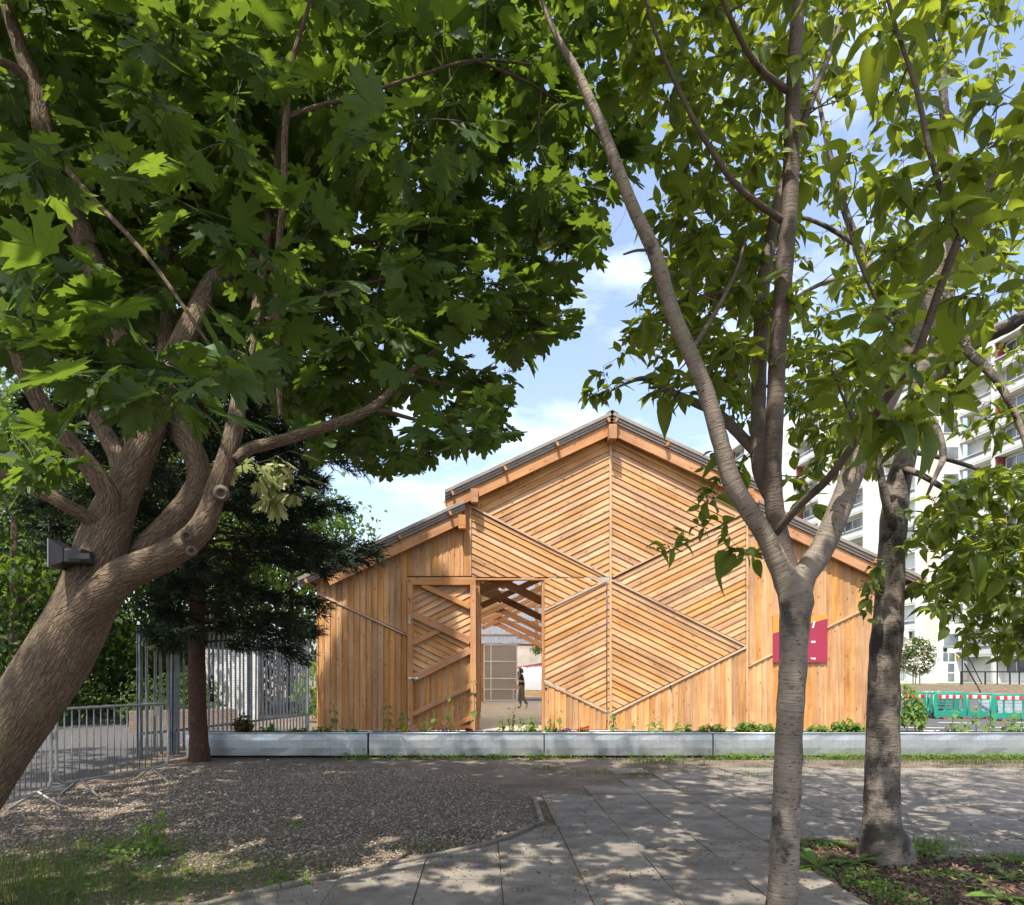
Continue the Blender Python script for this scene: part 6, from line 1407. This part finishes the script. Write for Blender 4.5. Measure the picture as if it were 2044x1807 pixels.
def bush(fx, w, h, n, size, label, mat='herb_leaf', flowers=None, name='herb', nf=12, dy=0.0, z=None, tpl=(SV, SF, SUV), x=None, y=None, cat='plant', group='herbs in the trough planters'):
    if x is None: x = F(fx, 0, PY0 + .2).x; y = PY0 + .2 + dy; z = PZ - .05
    r = thing(name, label, cat, (x, y, z), 0, group); m = MB(); k = max(5, n // 22); tips = []
    for i in range(k):
        a = g.uniform(0, 6.3); d = g.random() ** .5; q = Vector((x + math.cos(a) * w * d * .9, y + math.sin(a) * min(w, .19) * d, z + h * g.uniform(.45, 1.0) * (1 - .35 * d)))
        b = Vector((x + math.cos(a) * w * d * .6, y + math.sin(a) * min(w, .19) * d * .6, z)); m.tube([b, b.lerp(q, .5) + Vector((0, 0, .01)), q], [.004, .003, .002], 5); tips.append((b, q))
    m.build('stems', M['stem'], r, smooth=True)
    ps = np.array([tuple(tips[i % k][0].lerp(tips[i % k][1], .25 + .75 * g.random())) for i in range(n)]); ps += g.normal(0, .012, ps.shape)
    link('leaves', inst_mesh('leaves', tpl[0], tpl[1], ps, rot_from(g.uniform(0, 6.3, n), g.normal(.15, .45, n), g.normal(0, .4, n)), size * np.exp(g.normal(0, .25, n)), tpl[2]), M[mat], r)
    if flowers:
        fm = MB()
        for i in range(nf):
            q = tips[i % k][1] + Vector((g.normal(0, .02), g.normal(0, .02), g.uniform(0, .02)))
            for j in range(5): a = j * 1.257; fm.add([tuple(q), tuple(q + Vector((math.cos(a - .5) * .022, -.008, math.sin(a - .5) * .022))), tuple(q + Vector((math.cos(a) * .028, -.012, math.sin(a) * .028))), tuple(q + Vector((math.cos(a + .5) * .022, -.008, math.sin(a + .5) * .022)))], [(0, 1, 2, 3)])
        fm.build('flowers', M[flowers], r)
    return r
A = 'in the planter'
bush(960, .30, .5, 330, .085, 'rusty-leaved rose bush in the leftmost planter', 'rust_leaf', name='rose_bush')
bush(1080, .18, .22, 150, .06, 'low green bush right of the rose in the leftmost planter')
bush(1190, .2, .2, 150, .05, 'thin grey-green herb patch in the leftmost planter')
bush(1275, .22, .22, 220, .045, 'wispy herb before the barn corner in the leftmost planter')
seedling(1345, 'upright seedling before the left barn boards in the leftmost planter', .55, 6, .13)
bush(1400, .18, .17, 120, .05, 'herb patch beside the joint of the two left planters')
seedling(1555, 'tall branching seedling left of the open door leaf', .62, 8, .15)
seedling(1605, 'pale broad-leaved seedling at the open door leaf corner', .42, 7, .16)
bush(1622, .06, .22, 30, .05, 'orange wallflower at the hinge corner of the open door', 'herb_leaf', 'yellow', nf=16, name='wallflower')
seedling(1700, 'short broad-leaved seedling below the open door leaf', .22, 6, .15)
seedling(1735, 'drooping seedling on the left under the door braces', .42, 4, .13)
seedling(1800, 'tall seedling before the door leaf, left of the maroon pansies', .72, 7, .15)
bush(1875, .09, .14, 60, .05, 'maroon pansy clump below the open door leaf', 'herb_leaf', 'maroon', nf=30, name='pansy')
bush(1785, .1, .1, 50, .045, 'small purple pansy clump below the open door leaf', 'herb_leaf', 'purple', nf=10, name='pansy')
seedling(1902, 'tallest seedling standing against the door edge', .98, 9, .15)
seedling(2010, 'short star-leaved seedling in front of the doorway', .32, 6, .15)
bush(2045, .1, .62, 90, .04, 'wispy pink flowered stems in front of the doorway', 'herb_leaf', 'pinkp', nf=4, name='cornflower')
seedling(2085, 'middle-height seedling right of the wispy stems in the doorway', .38, 6, .14)
seedling(2120, 'broad-leaved seedling in front of the doorway, right side', .33, 7, .17)
seedling(2160, 'small pale seedling at the right end of the doorway planter', .28, 5, .13)
bush(2205, .16, .32, 160, .04, 'feathery herb at the left end of the middle planter')
seedling(2240, 'single heart-leaved seedling below the left lower diamond edge', .42, 4, .14)
bush(2260, .1, .12, 60, .05, 'purple and white viola clump in the middle planter', 'herb_leaf', 'purple', nf=12, name='viola')
bush(2335, .16, .2, 120, .04, 'red-flowered sage patch in the middle planter', 'herb_leaf', 'scarlet', nf=9, name='sage')
seedling(2455, 'dark green seedling under the middle of the diamond', .4, 8, .14)
seedling(2530, 'thin seedling right of the diamond point', .28, 6, .12)
seedling(2590, 'wide-leaved seedling in the middle planter, right half', .28, 8, .13)
seedling(2645, 'star-leaved seedling left of the tulip leaves', .3, 8, .13)
seedling(2700, 'star-leaved seedling beside the tulip leaves', .26, 8, .13)
bush(2747, .05, .34, 16, .17, 'upright tulip leaves in the middle planter', 'herb_leaf', name='tulip')
bush(2850, .28, .22, 420, .055, 'leafy mint mound over the joint left of the near cherry trunk', name='mint')
bush(2985, .33, .3, 620, .06, 'dense mint mound just left of the near cherry trunk', name='mint')
bush(3080, .2, .26, 300, .06, 'mint mound behind the left edge of the near cherry trunk', name='mint')
bush(3270, .22, .24, 360, .055, 'loose mint mound right of the near cherry trunk', name='mint')
bush(3385, .30, .36, 780, .065, 'tall bright mint mound between the two cherry trunks', name='mint')
bush(3470, .15, .2, 200, .055, 'mint mound at the left edge of the farther cherry trunk', name='mint')
for k, (fx, h) in enumerate(((3595, .85), (3628, .95), (3662, .9), (3690, .7))):
    seedling(fx, 'tall leafy sunflower plant right of the farther cherry trunk, %s from it' % ('first', 'second', 'third', 'fourth')[k], h, 44, .135, 'sunflower_plant', group='tall sunflower plants')
bush(3780, .3, .12, 120, .05, 'creeping dark viola patch in the rightmost planter', 'herb_leaf', 'purple', nf=8, name='viola')
for k, (fx, h) in enumerate(((3805, .42), (3850, .2), (3905, .5), (3955, .35), (4020, .3), (4060, .42), (4092, .38))):
    seedling(fx, 'heart-leaved seedling before the road, %s from the left in the rightmost planter' % ('first', 'second', 'third', 'fourth', 'fifth', 'sixth', 'seventh')[k], h, 7, .15)
pb = bush(0, 1.7, .22, 220, .09, 'row of yellow and white pansies in the raised bed beyond the barn', 'herb_leaf', 'yellow', 'pansy_row', 46, z=.36, x=4.0, y=42.4)
del pb['group']

# ================================================================== loose ground: gravel, mulch, grass, weeds, litter
ico = []
phi = (1 + 5 ** .5) / 2
for s1 in (-1, 1):
    for s2 in (-1, 1): ico += [(0, s1, s2 * phi), (s1, s2 * phi, 0), (s2 * phi, 0, s1)]
IV = np.array(ico) / math.sqrt(1 + phi * phi)
IF = []
for a in range(12):
    for b in range(a + 1, 12):
        for c in range(b + 1, 12):
            if max(np.linalg.norm(IV[a] - IV[b]), np.linalg.norm(IV[b] - IV[c]), np.linalg.norm(IV[a] - IV[c])) < 1.1:
                IF.append((a, b, c) if np.dot(np.cross(IV[b] - IV[a], IV[c] - IV[a]), IV[a]) > 0 else (a, c, b))
IF = np.array(IF)
GP = [(-5.6, 5.0), (-4.6, 4.2), (-2.6, 3.0)] + EDGE[1:] + [(0.45, 9.2), (-0.3, 10.4), (-1.6, 11.4), (-4.2, 11.9), (-5.0, 11.0), (-5.4, 9.0)]
def scatter(poly, n, dens=None):
    xs = [p[0] for p in poly]; ys = [p[1] for p in poly]; out = np.zeros((0, 2))
    while len(out) < n:
        q = np.stack([g.uniform(min(xs), max(xs), n), g.uniform(min(ys), max(ys), n)], 1); k = inpoly(q[:, 0], q[:, 1], poly)
        if dens is not None: k &= g.random(n) < dens(q[:, 0], q[:, 1])
        out = np.vstack([out, q[k]])
    return out[:n]
sheet('gravel_bed', GP, .003, M['dirt'])
def gd(x, y): return np.clip(np.minimum((0.55 - x) * 1.2 + .25 * (8.6 - y), (11.9 - y) * .9), 0.03, 1) * np.clip((y - 4.4 + .25 * x) * .9 + .25, .25, 1)
q = scatter(GP, 29000, gd); n = len(q); sz = g.uniform(.006, .016, n) * np.where(g.random(n) < .08, 1.5, 1.0)
pos = np.column_stack([q, sz * .25 + .004 + g.uniform(0, .006, n)])
S3 = np.column_stack([sz * g.uniform(.8, 1.4, n), sz * g.uniform(.7, 1.1, n), sz * g.uniform(.4, .7, n)])
o = link('gravel', inst_mesh('gravel', IV, IF, pos, rot_from(g.uniform(0, 6.3, n), g.normal(0, .25, n), g.normal(0, .25, n)), S3, None, True), M['pebble'], None, None, 'stuff')
o['label'] = 'brown and grey river gravel spread left of the paving'; o['category'] = 'gravel'
# stray stones on paving and earth
q = scatter([(-0.5, 4.4), (5, 4.4), (9, 12.2), (-4, 12.2)], 1500); n = len(q); sz = g.uniform(.004, .013, n)
o = link('stray_stones', inst_mesh('stray_stones', IV, IF, np.column_stack([q, np.full(n, .022)]), rot_from(g.uniform(0, 6.3, n), g.normal(0, .3, n), g.normal(0, .3, n)), np.column_stack([sz, sz * .8, sz * .5]), None, True), M['pebble'], None, None, 'stuff')
o['label'] = 'small loose stones strewn over paving and bare earth'; o['category'] = 'stones'
# mulch
sheet('mulch_bed', PIT, .006, M['soil']); sheet('tree_pit', PIT1, .006, M['soil'])
TV = np.array([(-1, -.3, 0), (1, -.25, 0), (.9, .3, .05), (-.9, .25, .05), (0, 0, .35)]); TF = np.array([(0, 1, 4), (1, 2, 4), (2, 3, 4), (3, 0, 4)])
q = scatter(PIT, 9000); n = len(q); sz = g.uniform(.008, .028, n)
o = link('bark_mulch', inst_mesh('bark_mulch', TV, TF, np.column_stack([q, g.uniform(.006, .028, n)]), rot_from(g.uniform(0, 6.3, n), g.normal(0, .35, n), g.normal(0, .35, n)), sz), M['chip'], None, None, 'stuff')
o['label'] = 'brown bark mulch round the farther cherry trunk'; o['category'] = 'mulch'
# leaf litter in drifts
LP = []
for cx, cyy, rx, ry, k in ((0.66, 7.5, .08, .7, 170), (-.2, 6.1, .5, .25, 160), (-.9, 5.45, .6, .2, 160), (2.35, 5.0, .12, .6, 170), (2.15, 5.9, .2, .25, 80), (.95, 5.25, .25, .1, 60), (1.75, 5.9, .15, .15, 60), (1, 7, 1.5, 1.8, 260), (3, 8, 2.2, 1.2, 160), (0.7, 5.1, .9, .3, 120), (-1.5, 5.0, .8, .5, 140), (4, 6.6, 1, .3, 80)):
    LP.append(np.column_stack([g.normal(cx, rx, k), g.normal(cyy, ry, k)]))
q = np.vstack(LP); n = len(q)
o = link('leaf_litter', inst_mesh('leaf_litter', SV, SF, np.column_stack([q, np.full(n, .026)]), rot_from(g.uniform(0, 6.3, n), g.normal(0, .3, n), g.normal(0, .6, n)), g.uniform(.012, .035, n), SUV), M['litter'], None, None, 'stuff')
o['label'] = 'dry brown leaf litter caught along edging and joints'; o['category'] = 'leaf litter'
# grass
def grass(name, label, patches, wmul=1.0):
    P_ = []; Hh = []
    for cx, cyy, rx, ry, k, h in patches: P_.append(np.column_stack([g.normal(cx, rx, k), g.normal(cyy, ry, k)])); Hh.append(h * np.exp(g.normal(0, .35, k)))
    q = np.vstack(P_); hh = np.concatenate(Hh); n = len(q); yaw = g.uniform(0, 6.3, n); R = np.zeros((n, 3, 3)); c, s = np.cos(yaw), np.sin(yaw)
    R[:, 0, 0] = c; R[:, 1, 0] = s; R[:, 0, 1] = -s; R[:, 1, 1] = c; R[:, 2, 2] = 1
    o = link(name, inst_mesh(name, GV, GF, np.column_stack([q, np.full(n, .003)]), R, np.column_stack([hh * .055 * wmul, hh * g.uniform(.4, 1.6, n), hh]), GUV), M['grass'], None, None, 'stuff')
    o['label'] = label; o['category'] = 'grass'
lg = [(-2.9, 5.0, .6, .35, 2600, .065), (-2.0, 5.1, .55, .3, 2200, .05), (-3.6, 5.3, .45, .5, 1500, .10), (-1.5, 5.5, .45, .2, 1100, .04), (-3.2, 4.6, .6, .2, 1700, .07), (-2.4, 5.9, .6, .35, 900, .045), (-.55, 6.05, .18, .08, 300, .05), (-3.1, 6.1, .3, .25, 500, .09)]
grass('lawn_fringe', 'green grass fringe between gravel and edging at lower left', lg, .8)
jg = []
for x, y, k in ((.13, 5.45, 60), (.13, 5.75, 40), (.13, 5.15, 25), (-.1, 5.75, 60), (-.3, 5.74, 70), (.73, 5.75, 20), (.75, 5.2, 50), (1.33, 7.5, 20), (1.9, 8.1, 25), (2.53, 7.52, 25), (4.3, 7.0, 60), (3.7, 7.5, 20), (3.4, 8.1, 30), (-.47, 5.15, 30), (.4, 5.74, 30), (1.0, 6.33, 18), (1.33, 6.1, 22), (2.2, 6.92, 16), (1.93, 5.5, 20), (3.13, 7.3, 18), (4.9, 7.6, 24), (5.5, 8.1, 20), (1.3, 8.6, 40), (2.6, 8.9, 60), (1.4, 6.9, 15)): jg.append((x, y, .06, .02, k * 2, .035))
grass('joint_grass', 'small grass tufts growing in the paving joints', jg)
dg_ = [(1.0, 11.0, .12, .08, 160, .06), (1.75, 10.6, .15, .08, 200, .06), (2.3, 10.4, .15, .08, 240, .06), (2.5, 11.0, .2, .1, 160, .06), (3.0, 11.8, .35, .15, 400, .09), (3.4, 9.9, .15, .1, 120, .07), (3.9, 10.2, .12, .1, 120, .07)]
for k in range(60):
    x = g.uniform(3.0, 10.5); dg_.append((x, g.uniform(9.9, 12.2) + (.2 if x > 6 else 0), .16, .07, 90, .045))
for k in range(26): dg_.append((g.uniform(6, 11), g.uniform(11.6, 12.35), .25, .08, 160, .06))
grass('verge_grass', 'sparse sunlit grass on the bare earth before the planters', dg_)
pg = [(2.7, 4.9, .1, .35, 260, .04), (3.9, 6.1, .16, .1, 360, .07), (4.35, 5.7, .2, .07, 220, .05), (2.9, 6.2, .2, .06, 150, .04), (3.1, 4.75, .2, .06, 80, .05)]
grass('pit_grass', 'grass and seedlings edging the mulch bed', pg)
# low weeds
def weeds(name, label, patches, size=.035):
    q = np.vstack([np.column_stack([g.normal(a, c_, k), g.normal(b, d_, k), g.uniform(.004, h, k)]) for a, b, c_, d_, k, h in patches]); n = len(q)
    o = link(name, inst_mesh(name, HV, HF, q, rot_from(g.uniform(0, 6.3, n), g.normal(.1, .35, n), g.normal(0, .3, n)), size * np.exp(g.normal(0, .3, n)), HUV), M['herb_leaf'], None, None, 'stuff'); o['label'] = label; o['category'] = 'weeds'
wp = []
for fx in list(range(1340, 2160, 34)): wp.append((F(fx, 0, 12.3).x + g.normal(0, .08), 12.32, .11, .09, int(g.integers(12, 70)), .09))
for fx in list(range(2200, 2900, 60)): wp.append((F(fx, 0, 12.3).x + g.normal(0, .1), 12.34, .10, .06, int(g.integers(8, 50)), .09))
for fx in list(range(2860, 4240, 26)): wp.append((F(fx, 0, 12.3).x + g.normal(0, .1), 12.32, .14, .08, int(g.integers(25, 80)), .10))
weeds('base_weeds', 'small green weeds growing along the foot of the planters', wp)
weeds('pit_weeds', 'chickweed spreading over the mulch bed edges', [(2.78, 4.95, .1, .33, 650, .05), (3.72, 6.0, .14, .16, 420, .08), (4.25, 5.68, .2, .1, 200, .05), (3.45, 5.25, .15, .08, 120, .05), (2.95, 6.15, .2, .08, 160, .05), (4.6, 5.4, .25, .12, 200, .05)], .028)
weeds('gravel_weeds', 'nettles and weeds at the lower left of the gravel', [(-3.0, 5.9, .22, .15, 120, .10), (-2.6, 5.3, .5, .25, 120, .05), (-1.5, 5.15, .12, .06, 30, .05), (-1.9, 7.0, .1, .04, 22, .05), (-3.3, 5.0, .5, .2, 90, .06)], .05)
nb = bush(0, .12, .55, 70, .06, 'tall dock stalk standing in the grass at lower left', 'herb_leaf', name='dock_plant', z=.0, x=-2.75, y=5.75); nb['group'] = 'wild plants'
for k, (x, y, lab) in enumerate(((2.62, 5.45, 'broad dandelion rosette at the left corner of the mulch bed'), (3.05, 6.2, 'dandelion rosette left of the farther cherry trunk'), (2.95, 5.55, 'upright dock seedling on the mulch left of the trunk'), (3.5, 4.72, 'dandelion rosette at the near edge of the mulch bed'), (4.2, 4.7, 'dandelion rosette at the near right of the mulch bed'), (3.9, 5.15, 'leafy rosette on the mulch right of the trunk'))):
    r = thing('dandelion', lab, 'plant', (x, y, .006), 0, 'rosettes in the mulch bed'); n = 16; ya = g.uniform(0, 6.3, n)
    dv_, df_ = oval([0, .3, .55, .8, 1], [0, .06, .13, .10, 0], .3, .55)
    up = .35 if k in (0, 2, 3) else .15
    link('leaves', inst_mesh('leaves', dv_, df_, np.tile((x, y, .012), (n, 1)), rot_from(ya, g.normal(-up - .25, .2, n), g.normal(0, .2, n)), g.uniform(.14, .3, n) * (1.2 if k == 0 else .9), dv_[:, :2].copy()), M['herb_leaf'], r)
    MB().tube([(x, y, .0), (x + .01, y, .05)], .008, 6).build('crown', M['stem'], r)
# scraps of paper
o = MB().add([(0, 0, 0), (.05, .01, .012), (.055, .04, .0), (.01, .045, .015)], [(0, 1, 2), (0, 2, 3)]).build('paper_scrap', M['whiteprint'], None, Matrix.Translation((F(1065, 0, 12.1).x, 12.1, .006))); tag(o, 'white paper scrap in the weeds below the second planter', 'litter')
o = MB().add([(0, 0, 0), (.04, .01, .012), (.045, .03, .0), (.01, .035, .012)], [(0, 1, 2), (0, 2, 3)]).build('paper_scrap', M['whiteprint'], None, Matrix.Translation((P(312, 1738, 5.4).x, 5.4, .03))); tag(o, 'white paper scrap in the grass at lower left', 'litter')
